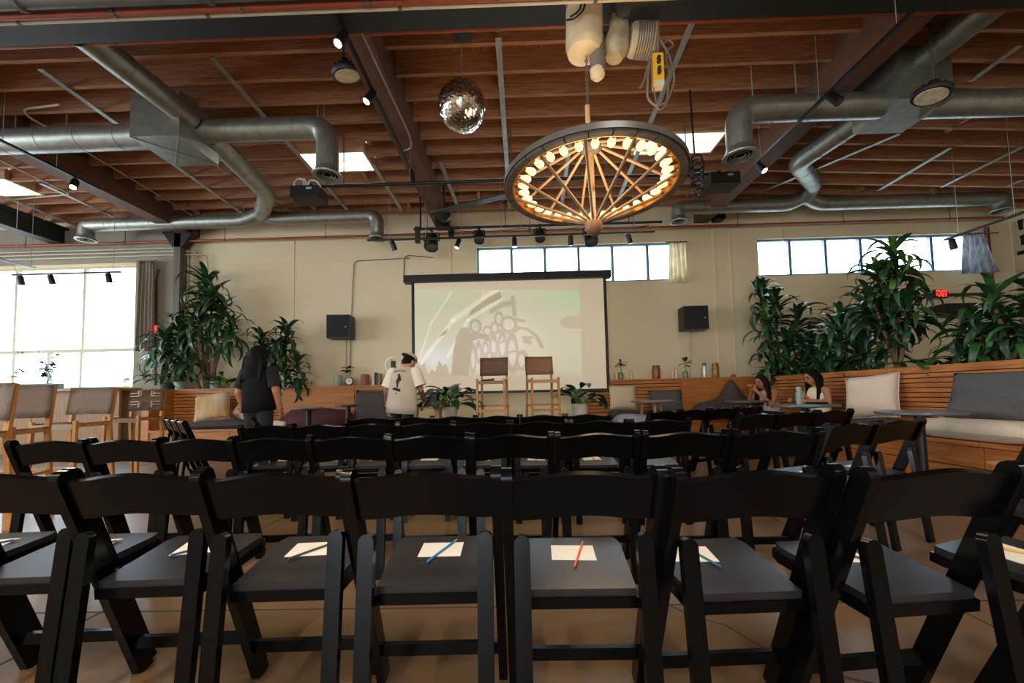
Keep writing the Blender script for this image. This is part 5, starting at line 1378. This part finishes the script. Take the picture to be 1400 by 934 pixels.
t_ = clump('big-leaved green plant on the shelf under the tall dracaena', (P(308, 520, 8.35).x, 8.35, bz), 4, BIG, 31, .75, 'leafy_plant', (.8, 1.3))
clump('spreading leafy plant in a dark pot at the end of the bench shelf', (P(228, 528, 8.3).x, 8.3, bz), 12, BROAD, 32, 1.15, 'potted_plant', (.2, 1.0), True, POTD, .16, .12)
clump('small leafy plant in a mint pot on the bench shelf', (P(242, 528, 8.25).x + .1, 8.22, bz), 10, BROAD, 33, .8, 'potted_plant', (.5, 1.3), True, POTG, .16, .11)
clump('leafy plant in a mint pot under the tall dracaena', (P(294, 528, 8.25).x, 8.25, bz), 9, BROAD, 34, .75, 'potted_plant', (.4, 1.2), True, POTG, .15, .1)
clump('trailing green plant at the foot of the shorter dracaena', (P(408, 528, 8.3).x, 8.3, bz), 14, BROAD, 35, .8, 'leafy_plant', (.1, .9))
clump('leafy plant in a pale pot on the stage beside the dark bar stool', (P(614, 560, 6.45).x, 6.45, .43), 26, BROAD, 36, 1.15, 'potted_plant', (.35, 1.35), True, POTW, .40, .14)
clump('leafy plant in a pale pot on the stage beside the tan bar stool', (P(793, 560, 6.7).x, 6.7, .43), 24, BROAD, 37, 1.1, 'potted_plant', (.35, 1.35), True, POTW, .40, .14)
# sparse plant in a trough on the window counter
rg = random.Random(40); bp = V((P(36, 530, 7.9).x, 8.12, CTZ))
t = thing('trough_plant', 'airy small-leaved plant in a dark trough on the window counter', 'plant', bp)
bm = nb(); bx(bm, -.42, .42, -.09, .09, 0, .12); bevel(bm, .01); part('trough', bm, POTD, t)
SM = [leaf_mesh(.09, .06, .6, LEAF[1], .2, 4, 1)]
for k in range(9):
    a = rg.uniform(-.5, .5); hh = rg.uniform(.35, .75); bm = nb(); p0 = V((rg.uniform(-.35, .3), 0, .1)); p1 = p0 + V((a * hh, rg.uniform(-.1, .1), hh)); tube(bm, [p0, (p0 + p1) / 2 + V((.03, 0, 0)), p1], .005, 5); part('stem', bm, LEAF[1], t)
    for j in range(9):
        u = rg.uniform(.3, 1); put_leaf(t, SM[0], p0 + (p1 - p0) * u, rg.uniform(0, 6.28), rg.uniform(-.3, .9), rg.uniform(.8, 1.4), rg)
# ================================================================== SMALL THINGS ON THE SHELVES
def vase(label, px, sprig=True, seed=0, m=None, base_h=.16):
    x = P(px, 520, 8.45).x; t = thing('bud_vase', label, 'vase', (x, 8.5, bz))
    bm = nb(); lathe(bm, [(.05, 0), (.058, .04), (.055, .12), (.045, base_h)], 14); part('vase', bm, m or mat('green glass', (150, 170, 110), .2, trans=.4), t, 'auto')
    if sprig:
        rg = random.Random(seed); bm = nb(); tube(bm, [(0, 0, .03), (.01, 0, .25), (0, 0, .36)], .006, 5); part('stem', bm, LEAF[1], t)
        for k in range(9): put_leaf(t, BROAD[1], (0, 0, rg.uniform(.28, .38)), k * 2.4, rg.uniform(-.1, .7), .65, rg)
vase('green bud vase with a palm sprig beside the projector screen', 850, True, 1)
vase('green bud vase with a palm sprig under the wall loudspeaker', 939, True, 2)
vase('small green bud vase with a sprig beside the mint jar', 474, True, 3)
def candle(px, h_, label, group=None):
    x = P(px, 520, 8.45).x; t = thing('candle', label, 'candle', (x, 8.45, bz), 0, group)
    bm = nb(); lathe(bm, [(.028, 0), (.028, h_), (.02, h_ + .004)], 12); part('wax', bm, mat('ivory wax', (222, 206, 176), .5), t, 'auto')
    bm = nb(); tube(bm, [(0, 0, h_), (.003, 0, h_ + .018)], .003, 5); part('wick', bm, BLACK, t)
for px, h_, lab in ((843, .2, 'tall ivory candle between the projector screen and the palm vase'), (837, .14, 'short ivory candle right beside the edge of the projector screen'),
                    (858, .16, 'shorter ivory candle of the pair next to the palm vase by the screen'), (863, .18, 'taller ivory candle of the pair next to the palm vase by the screen'),
                    (904, .2, 'tall ivory candle right beside the copper lantern'), (920, .16, 'shorter ivory candle of the pair between lantern and palm vase'), (925, .2, 'taller ivory candle of the pair between lantern and palm vase')):
    candle(px, h_, lab, 'ivory candles on the shelf')
def jar(px, w_, h_, m, label, name='jar', cat='jar', lid=None):
    x = P(px, 520, 8.45).x; t = thing(name, label, cat, (x, 8.42, bz))
    bm = nb(); lathe(bm, [(w_ * .9, 0), (w_, h_ * .1), (w_, h_ * .85), (w_ * .85, h_)], 16); part('body', bm, m, t, 'auto')
    if lid: bm = nb(); lathe(bm, [(w_ * .88, h_), (w_ * .88, h_ * 1.15), (w_ * .6, h_ * 1.2)], 16); part('lid', bm, lid, t, 'auto')
COPPER = mat('copper lantern', (150, 88, 60), .4, .4)
jar(897, .085, .24, COPPER, 'copper lantern jar on the bench shelf beside the candles', 'lantern', 'lantern', GSTEEL)
jar(963, .045, .26, mat('steel bottle', (200, 200, 196), .3, .3), 'white steel bottle on the bench shelf', 'bottle', 'bottle', GSTEEL)
jar(978, .07, .26, mat('amber glass', (150, 104, 40), .2), 'amber glass jar on the bench shelf', lid=COPPER)
jar(1002, .04, .06, mat('red wax', (150, 24, 24), .4), 'small red candle cup on the bench shelf', 'candle_cup', 'candle')
jar(463, .085, .24, mat('mint jar', (150, 176, 160), .4), 'mint green jar on the shelf under the loudspeaker by the books')
jar(500, .09, .24, mat('terracotta', (150, 92, 64), .7), 'rounded terracotta vase beside the books', 'clay_vase', 'vase')
x = P(479, 522, 8.4).x; t = thing('alarm_clock', 'small round white clock on the bench shelf', 'clock', (x, 8.36, bz))
bm = nb(); tube(bm, [(0, -.025, .1), (0, .025, .1)], .085, 20); part('case', bm, BLACK, t, 'auto')
bm = nb(); tube(bm, [(0, -.03, .1), (0, -.024, .1)], .072, 20); part('dial', bm, PAPER, t, 'auto')
bm = nb(); bar(bm, (0, -.032, .1), (.03, -.032, .13), .008, .004); bar(bm, (0, -.032, .1), (0, -.032, .155), .006, .004); part('hands', bm, BLACK, t)
bm = nb(); box(bm, (0, 0, .012), (.06, .05, .024)); part('foot', bm, BLACK, t)
bc = [(206, 196, 170), (40, 44, 48), (70, 74, 76), (150, 130, 100), (60, 86, 96)]
xx = P(510, 520, 8.4).x
for k in range(4):
    th_ = (.045, .03, .035, .03)[k]; hh = (.22, .27, .24, .25)[k]; t = thing('book', ['cream upright book on the bench shelf', 'black upright book beside the cream one', 'dark grey upright book in the middle of the shelf books', 'tan upright book beside the lying books'][k], 'book', (xx + th_ / 2, 8.42, bz))
    bm = nb(); box(bm, (0, 0, hh / 2), (th_, .16, hh)); bevel(bm, .003); part('cover', bm, mat('book %d' % k, bc[k], .6), t)
    bm = nb(); box(bm, (0, .003, hh / 2 + .001), (th_ * .75, .158, hh)); part('pages', bm, PAPER, t); xx += th_ + .008
for k in range(3):
    t = thing('book', ['pale blue book lying at the bottom of the pile', 'teal book lying in the middle of the pile', 'cream book lying on top of the pile'][k], 'book', (xx + .18, 8.42, bz + .036 * k))
    bm = nb(); box(bm, (0, 0, .018), (.26 - .03 * k, .18, .035)); bevel(bm, .003); part('cover', bm, mat('flat book %d' % k, [(150, 170, 180), (70, 110, 110), (200, 186, 150)][k], .6), t)
    bm = nb(); box(bm, (0, -.004, .018), (.25 - .03 * k, .18, .024)); part('pages', bm, PAPER, t)
p = P(536, 499, 6.0)
t = thing('ring_light', 'white ring light with a phone on a slim black stand', 'ring light', (p.x, 6.05, .43))
zc_ = p.z - .43
bm = nb(); pts = [(.115 * math.cos(2 * PI * k / 32), 0, zc_ + .115 * math.sin(2 * PI * k / 32)) for k in range(33)]; tube(bm, pts, .017, 8, cap=False); part('ring', bm, mat('white ring', (228, 222, 208), .4), t, True)
bm = nb(); box(bm, (.01, -.02, zc_ - .01), (.075, .012, .15)); bevel(bm, .006); part('phone', bm, BLACK, t)
bm = nb(); tube(bm, [(0, .0, .4), (0, 0, zc_ - .11)], .01, 8); part('pole', bm, BLACK, t)
for k in range(3):
    a = 2 * PI * k / 3; bm = nb(); tube(bm, [(0, 0, .45), (.28 * math.cos(a), .28 * math.sin(a), 0.005)], .009, 6); part('tripod_leg', bm, BLACK, t)
# on the table of the seated woman
tz = P(1100, 553, 5.1).z
bp = P(1093, 550, 5.15); t = thing('water_bottle', 'sage green water bottle on the slate table', 'bottle', (P(1093, 552, 5.2).x, 5.2, tz))
bm = nb(); lathe(bm, [(.034, 0), (.037, .01), (.037, .17), (.03, .19)], 16); part('body', bm, mat('sage enamel', (140, 160, 146), .4), t, 'auto')
bm = nb(); lathe(bm, [(.031, .19), (.031, .22), (.02, .225)], 14); part('lid', bm, mat('sage enamel', (140, 160, 146), .4), t, 'auto'); bm = nb(); tube(bm, [(-.035, 0, .16), (-.05, 0, .17), (-.05, 0, .19)], .008, 6); part('clip', bm, BLACK, t)
bm = nb(); box(bm, (P(1117, 551, 5.05).x, 5.05, tz + .015), (.2, .1, .03)); bevel(bm, .01, 2); single('wallet', bm, BLACK, 'flat black pouch on the slate table', 'pouch')
# ================================================================== PEOPLE
SKIN = mat('warm brown skin', (164, 108, 78), .55, var=.06, scale=20); SKINL = mat('fair skin', (206, 150, 122), .55, var=.06, scale=20); SKINT = mat('tattooed skin', (176, 124, 100), .55, scale=16, col2=(84, 62, 58))
HAIRB = mat('black brown hair', (14, 11, 10), .75, var=.3, scale=30, stretch=(6, 6, 1), spec=.12); HAIRR = mat('dark brown hair', (36, 21, 17), .75, var=.3, scale=30, stretch=(6, 6, 1), spec=.12)
TEEB = mat('black cotton', (20, 20, 22), .9, var=.1, scale=12); TEEW = mat('off white cotton', (242, 230, 212), .85, var=.04, scale=8); JEANS = mat('black trousers', (20, 20, 24), .8); SHOE = mat('dark shoe', (30, 28, 28), .6)
CREAMTOP = mat('cream top', (222, 208, 178), .85, var=.05); LACE = mat('white pink lace top', (206, 176, 164), .85, var=.2, scale=30); EYEM = mat('dark eye', (22, 16, 14), .2); LIPM = mat('lips', (150, 82, 72), .5)
def cap_(a, b, ra, rb, m): return ('c', V(a), V(b), ra, rb, m)
def ell_(c, r, m, R=None): return ('e', V(c), V(r), R or Matrix.Identity(3), 0, m)
def dist(pr, p):
    if pr[0] == 'c':
        a, b = pr[1], pr[2]; ab = b - a; L = ab.length_squared
        u = max(0, min(1, (p - a).dot(ab) / L)) if L > 1e-12 else 0
        return (p - a - ab * u).length - (pr[3] + (pr[4] - pr[3]) * u)
    q = pr[3].transposed() @ (p - pr[1]); r = pr[2]
    k = math.sqrt((q.x / r.x) ** 2 + (q.y / r.y) ** 2 + (q.z / r.z) ** 2)
    return (k - 1) * min(r)
def blob(name, prims, parent, vox=.010, smooth=3):
    bm = nb()
    for pr in prims:
        if pr[0] == 'c':
            a, b, ra, rb = pr[1], pr[2], pr[3], pr[4]
            tube(bm, [a, b], [ra, rb], 14); ball(bm, a, ra, 14, 10); ball(bm, b, rb, 14, 10)
        else: ball(bm, pr[1], 1, 22, 16, tuple(pr[2]), pr[3])
    mats_ = []
    for pr in prims:
        if pr[5] not in mats_: mats_.append(pr[5])
    tmp = link('tmp', mesh_of('tmp', bm, mats_[0]))
    md = tmp.modifiers.new('r', 'REMESH'); md.mode = 'VOXEL'; md.voxel_size = vox
    ms = tmp.modifiers.new('s', 'SMOOTH'); ms.iterations = smooth; ms.factor = .5
    dg = bpy.context.evaluated_depsgraph_get(); me = bpy.data.meshes.new_from_object(tmp.evaluated_get(dg))
    old = tmp.data; bpy.data.objects.remove(tmp); bpy.data.meshes.remove(old)
    me.name = name; me.materials.clear()
    for mm in mats_: me.materials.append(mm)
    if len(mats_) > 1:
        idx = [mats_.index(pr[5]) for pr in prims]
        vi = []
        for v in me.vertices:
            best, bi = 9, 0; p = v.co
            for k, pr in enumerate(prims):
                d = dist(pr, p)
                if d < best: best, bi = d, k
            vi.append(idx[bi])
        for f in me.polygons: f.material_index = vi[f.vertices[0]]
    me.shade_smooth()
    return link(name, me, parent)
def head_prims(c, R, sk, s=1.0):
    c = V(c); T = lambda x, y, z: c + R @ (V((x, y, z)) * s)
    o = [ell_(c, V((.075, .095, .112)) * s, sk, R), ell_(T(0, .03, -.062), V((.052, .058, .055)) * s, sk, R), cap_(T(0, .092, .01), T(0, .112, -.028), .010 * s, .014 * s, sk)]
    for k in (-1, 1):
        o += [ell_(T(k * .077, -.005, -.01), V((.012, .024, .032)) * s, sk, R), ell_(T(k * .031, .086, .012), V((.012, .008, .005)) * s, EYEM, R), cap_(T(k * .018, .094, .033), T(k * .046, .084, .034), .004 * s, .003 * s, EYEM)]
    o.append(ell_(T(0, .090, -.062), V((.023, .010, .008)) * s, LIPM, R))
    return o
def hand_prims(w, d, side, sk, curl=.5, s=1.0):
    """palm, four fingers bending toward n, thumb on the side of the palm"""
    w, d = V(w), V(d).normalized(); sd = V(side); sd = (sd - d * sd.dot(d)).normalized(); n = d.cross(sd)
    R = Matrix((sd, d, n)).transposed(); o = [ell_(w + d * .045 * s, V((.040, .052, .016)) * s, sk, R)]
    for k, L in enumerate((.062, .074, .070, .054)):
        p = w + d * .085 * s + sd * (k - 1.5) * .021 * s; q = p + (d * math.cos(curl * .6) + n * math.sin(curl * .6)) * L * .5 * s; e = q + (d * math.cos(curl * 1.5) + n * math.sin(curl * 1.5)) * L * .5 * s
        o += [cap_(p, q, .0095 * s, .0088 * s, sk), cap_(q, e, .0088 * s, .0075 * s, sk)]
    p = w + d * .025 * s - sd * .032 * s; q = p + (d * .6 - sd * .7 + n * .3).normalized() * .04 * s; e = q + (d * .9 - sd * .1 + n * .4).normalized() * .03 * s
    o += [cap_(p, q, .013 * s, .011 * s, sk), cap_(q, e, .011 * s, .009 * s, sk)]
    return o
def rings_mesh(name, rings, m, parent, n=26, close_top=True, wav=0.0, seed=0):
    """cloth tube through elliptical rings (cx, cy, z, rx, ry, tilt)"""
    bm = nb(); rg = random.Random(seed); ph = rg.uniform(0, 6); rr = []
    for i, (cx, cy, z, rx, ry, tl) in enumerate(rings):
        u = i / (len(rings) - 1)
        rr.append([bm.verts.new((cx + rx * math.cos(2 * PI * j / n) * (1 + wav * u * math.sin(5 * 2 * PI * j / n + ph)), cy + ry * math.sin(2 * PI * j / n) * (1 + wav * u * math.sin(4 * 2 * PI * j / n + ph)), z + tl * math.cos(2 * PI * j / n))) for j in range(n)])
    for i in range(len(rr) - 1):
        for j in range(n): bm.faces.new((rr[i][j], rr[i][(j + 1) % n], rr[i + 1][(j + 1) % n], rr[i + 1][j]))
    bmesh.ops.solidify(bm, geom=bm.faces[:], thickness=.006)
    return bm
def sleeve(bm, a, b, r0, r1, n=14):
    a, b = V(a), V(b); tube(bm, [a, a + (b - a) * .5, b], [r0, (r0 + r1) / 2, r1], n, cap=False)
    ball(bm, a, r0, 14, 10)
def legs(o, hx, kn, an, m, sk=SHOE, r=(.092, .062, .04)):
    for s in (-1, 1):
        k = V((s * kn[0], kn[1], kn[2])); a = V((s * an[0], an[1], an[2])); h_ = V((s * hx[0], hx[1], hx[2]))
        o += [cap_(h_, k, r[0], r[1], m), cap_(k, a, r[1], r[2], m), cap_(a + V((0, -.03, -.035)), a + V((0, .15, -.045)), .042, .034, sk)]
def Rx(a): return Matrix.Rotation(a, 3, 'X')
def Rz(a): return Matrix.Rotation(a, 3, 'Z')

# ---- woman in black, seen from behind
Yp = 5.15; x = P(354, 500, Yp).x
t = thing('person', 'person in black t-shirt with long dark hair standing with back turned', 'person', (x, Yp, 0), -.12)
o = [ell_((0, 0, .94), (.19, .135, .16), JEANS), ell_((0, .0, 1.12), (.175, .125, .2), TEEB), ell_((0, 0, 1.28), (.185, .12, .17), TEEB), cap_((-.15, 0, 1.37), (.15, 0, 1.37), .068, .068, TEEB), cap_((0, 0, 1.38), (0, .02, 1.5), .056, .05, SKIN)]
o += head_prims((0, .035, 1.585), Rx(-.15), SKIN)
legs(o, (.095, 0, .9), (.10, .02, .5), (.10, -.02, .085), JEANS, r=(.105, .07, .05))
for s, el, wr in ((-1, (-.265, -.03, 1.10), (-.25, .05, .88)), (1, (.27, -.02, 1.11), (.29, .03, .87))):
    sh = V((s * .19, 0, 1.365)); o += [cap_(sh, el, .058, .047, SKIN), cap_(el, wr, .046, .030, SKIN)]
    o += hand_prims(wr, V(wr) - V(el) + V((0, .03, -.1)), V((0, 1, 0)) * -s, SKIN, .6)
blob('body', o, t)
bm = rings_mesh('shirt', [(0, 0, 1.44, .075, .065, 0), (0, 0, 1.425, .15, .10, 0), (0, 0, 1.36, .205, .135, 0), (0, 0, 1.2, .205, .145, 0), (0, 0, 1.05, .205, .150, 0), (0, 0, .86, .215, .158, .02)], TEEB, t, wav=.03)
sleeve(bm, (-.185, 0, 1.365), (-.25, -.025, 1.16), .08, .078); sleeve(bm, (.185, 0, 1.365), (.255, -.018, 1.17), .08, .078)
part('shirt', bm, TEEB, t, True)
h_ = [ell_((0, -.01, 1.605), (.115, .115, .122), HAIRB), ell_((0, -.055, 1.48), (.155, .085, .16), HAIRB), ell_((-.03, -.09, 1.36), (.135, .06, .14), HAIRB), cap_((.06, -.06, 1.5), (.075, -.09, 1.3), .05, .03, HAIRB), cap_((-.08, -.06, 1.5), (-.10, -.08, 1.24), .05, .025, HAIRB)]
for k in range(16):
    a = RND.uniform(-.15, .15); h_.append(cap_((a, -.09, 1.5 + RND.uniform(-.03, .08)), (a * 1.15 + RND.uniform(-.02, .02), -.125, 1.28 + RND.uniform(-.04, .06)), .022, .014, HAIRB))
blob('hair', h_, t, .010, 2)
bm = nb(); pts = [(.292 + .034 * math.cos(k * PI / 8), .026 + .034 * math.sin(k * PI / 8), .895) for k in range(17)]; tube(bm, pts, .008, 6, cap=False); part('wrist_watch', bm, GALV, t, True)

# ---- man in white t-shirt and cap, bowed over the table
Yp = 5.7; x = P(549, 520, Yp).x
t = thing('person', 'person in white t-shirt and cap bending over a low table', 'person', (x, Yp, 0), -.25)
B = Rx(-.16)
def bend(p): p = V(p); q = B @ (p - V((0, 0, .9))); return q + V((0, 0, .9))
o = [ell_((0, 0, .93), (.165, .12, .14), JEANS), ell_(bend((0, 0, 1.1)), (.16, .11, .2), TEEW, B), ell_(bend((0, 0, 1.28)), (.18, .115, .17), TEEW, B), cap_(bend((-.16, 0, 1.37)), bend((.16, 0, 1.37)), .065, .065, TEEW), cap_(bend((0, 0, 1.38)), bend((0, .06, 1.49)), .058, .055, SKINL)]
hc = bend((.015, .10, 1.555)); HR = Rz(-.35) @ Rx(-.65); o += head_prims(hc, HR, SKINL)
legs(o, (.09, 0, .9), (.10, .03, .49), (.10, -.02, .085), JEANS)
for s, el, wr in ((-1, (-.265, .03, 1.1), (-.265, .06, .86)), (1, (.25, .10, 1.10), (.19, .30, .95))):
    sh = bend((s * .185, 0, 1.365)); o += [cap_(sh, el, .055, .045, SKINT), cap_(el, wr, .045, .031, SKINT)]
    o += hand_prims(wr, V(wr) - V(el), V((0, 1, 0)) * -s, SKINL, .7)
blob('body', o, t)
rings = [(0, 0, 1.45, .075, .07), (0, 0, 1.43, .15, .10), (0, 0, 1.36, .205, .13), (0, 0, 1.2, .205, .14), (0, 0, 1.05, .215, .15), (0, .0, .90, .225, .16), (0, .02, .78, .232, .165)]
rr = []
for i, (cx, cy, z, rx, ry) in enumerate(rings):
    q = bend((cx, cy, z)); rr.append((q.x, q.y, q.z, rx, ry, -.02 * i / 6 if i > 3 else 0))
bm = rings_mesh('shirt', rr, TEEW, t, wav=.035, seed=3)
sleeve(bm, bend((-.185, 0, 1.365)), (-.26, .045, 1.15), .085, .092); sleeve(bm, bend((.185, 0, 1.365)), (.25, .085, 1.16), .085, .092)
sh_ = part('shirt', bm, TEEW, t, True)
INKP = mat('shirt print', (40, 36, 36), .8); bm = nb()
def back_pt(x_, z): # point on the back of the shirt
    k = (1.36 - z) / .46; ry = .13 + .03 * k + .012; rx = .212; q = bend((x_, 0, z)); yy = -ry * math.sqrt(max(0, 1 - (x_ / rx) ** 2)); return V((x_, q.y + yy, q.z))
for (x0_, z0_, x1_, z1_, wd) in ((-.0, 1.34, .01, 1.28, .03), (.01, 1.28, -.01, 1.21, .045), (-.01, 1.21, .0, 1.15, .02), (.02, 1.30, .035, 1.24, .02), (-.075, 1.13, -.02, 1.115, .025), (-.02, 1.115, .05, 1.095, .03), (-.05, 1.145, .045, 1.115, .012)):
    a, b = back_pt(x0_, z0_), back_pt(x1_, z1_); bar(bm, a, b, wd, .008, V((0, 1, 0)))
for k in range(7):
    a_ = -.8 + k * .27; bar(bm, back_pt(.11 * math.sin(a_), 1.33 + .06 * math.cos(a_)), back_pt(.11 * math.sin(a_) + .012, 1.335 + .06 * math.cos(a_)), .014, .008, V((0, 1, 0)))
bar(bm, back_pt(-.02, 1.06), back_pt(.0, 1.06), .012, .008, V((0, 1, 0)))
part('back_print', bm, INKP, sh_)
T = lambda x_, y_, z_: hc + HR @ V((x_, y_, z_))
h_ = [ell_(T(0, -.02, .005), (.084, .095, .095), HAIRR, HR), ell_(T(0, -.06, -.05), (.07, .05, .05), HAIRR, HR)]
blob('hair', h_, t, .01, 2)
h_ = [ell_(T(0, -.005, .055), (.092, .108, .075), MATS['shirt print'], HR)]
CAPM = mat('pale cap', (200, 188, 176), .8); CAPB = mat('dark cap brim', (60, 54, 54), .8)
bm = nb(); ball(bm, (0, 0, 0), 1, 24, 14)
bmesh.ops.delete(bm, geom=[v for v in bm.verts if v.co.z < -.15], context='VERTS')
for v in bm.verts: v.co = T(v.co.x * .092, v.co.y * .11 - .005, v.co.z * .085 + .05)
cp = part('cap', bm, CAPM, t, True)
bm = nb(); prism(bm, [(.075 * math.cos(PI * k / 10), -.085 - .085 * math.sin(PI * k / 10)) for k in range(11)], T(0, 0, .045), HR @ V((1, 0, 0)), HR @ V((0, 1, .12)), HR @ V((0, 0, 1)), .008); part('brim', bm, CAPB, cp)
bm = nb(); pts = [(-.266 + .036 * math.cos(k * PI / 8), .056 + .036 * math.sin(k * PI / 8), .885) for k in range(17)]; tube(bm, pts, .011, 6, cap=False); part('orange_wristband', bm, mat('orange band', (236, 92, 20), .5), t, True)

# ---- two seated women on the long bench (local: facing +Y, origin on the floor under the hips)
def seated(label, x, y, rz, top, hair, lean, headrot, arms, hair_long, skin, sleeveless=True, hzip=.60):
    t = thing('person', label, 'person', (x, y, 0), rz)
    B = Rx(-lean); piv = V((0, 0, hzip))
    def bn(p): return B @ (V(p) - piv) + piv
    o = [ell_((0, .02, hzip), (.18, .16, .12), JEANS), ell_(bn((0, 0, hzip + .16)), (.145, .105, .17), top, B), ell_(bn((0, .01, hzip + .33)), (.155, .11, .15), top, B), cap_(bn((-.13, 0, hzip + .42)), bn((.13, 0, hzip + .42)), .055, .055, skin if sleeveless else top), cap_(bn((0, 0, hzip + .43)), bn((0, .025, hzip + .54)), .048, .045, skin)]
    hc = bn((0, .05, hzip + .625)); HR = headrot; o += head_prims(hc, HR, skin, .97)
    for s in (-1, 1):
        h_, k, a = V((s * .09, .05, hzip - .02)), V((s * .11, .44, hzip - .03)), V((s * .11, .42, .085))
        o += [cap_(h_, k, .088, .062, JEANS), cap_(k, a, .058, .04, JEANS), cap_(a + V((0, -.03, -.04)), a + V((0, .14, -.05)), .04, .032, SHOE)]
    for s, el, wr, hd in arms:
        sh = bn((s * .165, 0, hzip + .41)); o += [cap_(sh, el, .047, .038, skin), cap_(el, wr, .038, .027, skin)] + hand_prims(wr, hd, V((0, 0, 1)), skin, .9, .92)
    blob('body', o, t, .009)
    T = lambda x_, y_, z_: hc + HR @ V((x_, y_, z_))
    h_ = [ell_(T(0, -.02, .022), (.088, .098, .108), hair, HR), ell_(T(0, -.07, -.06), (.09, .06, .11), hair, HR)]
    for k in range(26):
        a = -1.75 + 3.5 * k / 25; x0, y0 = .085 * math.sin(a), -.09 * math.cos(a) - .01
        p0 = T(x0, y0, .0); L = hair_long * RND.uniform(.85, 1.1) * (1 if abs(a) < 1.9 else .75)
        p1 = p0 + V((x0 * .25, -.02 + RND.uniform(-.015, .015), -L * .5)); p2 = p1 + V((RND.uniform(-.02, .02), .015, -L * .5))
        h_ += [cap_(p0, p1, .026, .024, hair), cap_(p1, p2, .024, .012, hair)]
    blob('hair', h_, t, .010, 2)
    return t, hc, HR, bn
xs = XK - .42
y4 = PX(1121, 520, xs).y
w4, hc4, HR4, bn4 = seated('person with long black hair in a cream sleeveless top looking at a phone', xs, y4, PI / 2 + .12, CREAMTOP, HAIRB, .14, Rx(-.42),
       ((-1, (-.23, .10, .80), (-.10, .34, .82), (.5, .8, .1)), (1, (.23, .10, .80), (.10, .34, .82), (-.5, .8, .1))), .34, SKIN, hzip=.56)
bm = nb(); box(bm, (0, .41, .845), (.14, .012, .075), Rx(.5)); bevel(bm, .005); 
o = part('handset', bm, BLACK, w4); 
bm = nb(); box(bm, bn4((.06, .118, .56 + .33)), (.05, .01, .03), Rx(-.14)); part('orange_badge', bm, mat('orange band', (236, 92, 20), .5), w4)
y3 = PX(1056, 525, xs - .1).y
w3, hc3, HR3, bn3 = seated('person with long wavy brown hair bent forward eating with both hands', xs - .1, y3, PI / 2 + .35, LACE, HAIRR, .36, Rx(-.25),
       ((-1, (-.22, .30, .74), (-.04, .43, .98), (.2, .3, 1)), (1, (.22, .30, .74), (.04, .44, .97), (-.2, .3, 1))), .38, SKIN, hzip=.56)
R3 = Matrix.Rotation(PI / 2 + .35, 3, 'Z'); q = R3 @ V((0, .50, 1.06)) + V((xs - .1, y3, 0))
bm = nb(); ball(bm, q, .042, 12, 8, (1.3, 1, .7)); t = single('sandwich', bm, mat('toasted bread', (170, 104, 56), .8), 'small sandwich with greens held by the eating woman', 'food', True)
bm = nb()
for k in range(5): ball(bm, (-.05 + .006 * k, RND.uniform(-.03, .03), .02 + .01 * (k % 2)), .022, 8, 6, (1.2, .8, .35))
part('lettuce', bm, mat('lettuce', (70, 100, 40), .6), t, True)
# ---- passer-by outside the storefront window
Yp = 10.6; x = P(174, 517, Yp).x
t = thing('person', 'person in dark cap and sunglasses outside the storefront window', 'person', (x, Yp, -.05), PI)
GREYT = mat('pale grey tee', (190, 192, 196), .85)
o = [ell_((0, 0, .95), (.17, .12, .15), JEANS), ell_((0, 0, 1.12), (.165, .115, .2), GREYT), ell_((0, 0, 1.3), (.185, .12, .17), GREYT), cap_((-.16, 0, 1.40), (.16, 0, 1.40), .066, .066, GREYT), cap_((0, 0, 1.4), (0, .02, 1.52), .056, .052, SKINL)]
hc = V((0, .03, 1.62)); o += head_prims(hc, Rx(0), SKINL)
o += [cap_(hc + V((-.055, .09, .014)), hc + V((.055, .09, .014)), .02, .02, BLACK)]
legs(o, (.09, 0, .9), (.10, .02, .49), (.10, -.02, .085), JEANS)
for s in (-1, 1):
    el, wr = V((s * .26, -.02, 1.13)), V((s * .25, .04, .9)); o += [cap_((s * .185, 0, 1.39), el, .057, .045, SKINL), cap_(el, wr, .045, .031, SKINL)] + hand_prims(wr, (0, .1, -1), V((0, 1, 0)) * -s, SKINL, .5)
blob('body', o, t, .012)
bm = nb(); ball(bm, (0, 0, 0), 1, 22, 12); bmesh.ops.delete(bm, geom=[v for v in bm.verts if v.co.z < -.1], context='VERTS')
for v in bm.verts: v.co = hc + V((v.co.x * .09, v.co.y * .108 - .004, v.co.z * .085 + .045))
cp = part('cap', bm, BLACK, t, True)
bm = nb(); prism(bm, [(.075 * math.cos(PI * k / 10), .085 + .075 * math.sin(PI * k / 10)) for k in range(11)], hc + V((0, 0, .045)), V((1, 0, 0)), V((0, 1, 0)), V((0, 0, 1)), .008); part('brim', bm, BLACK, cp)
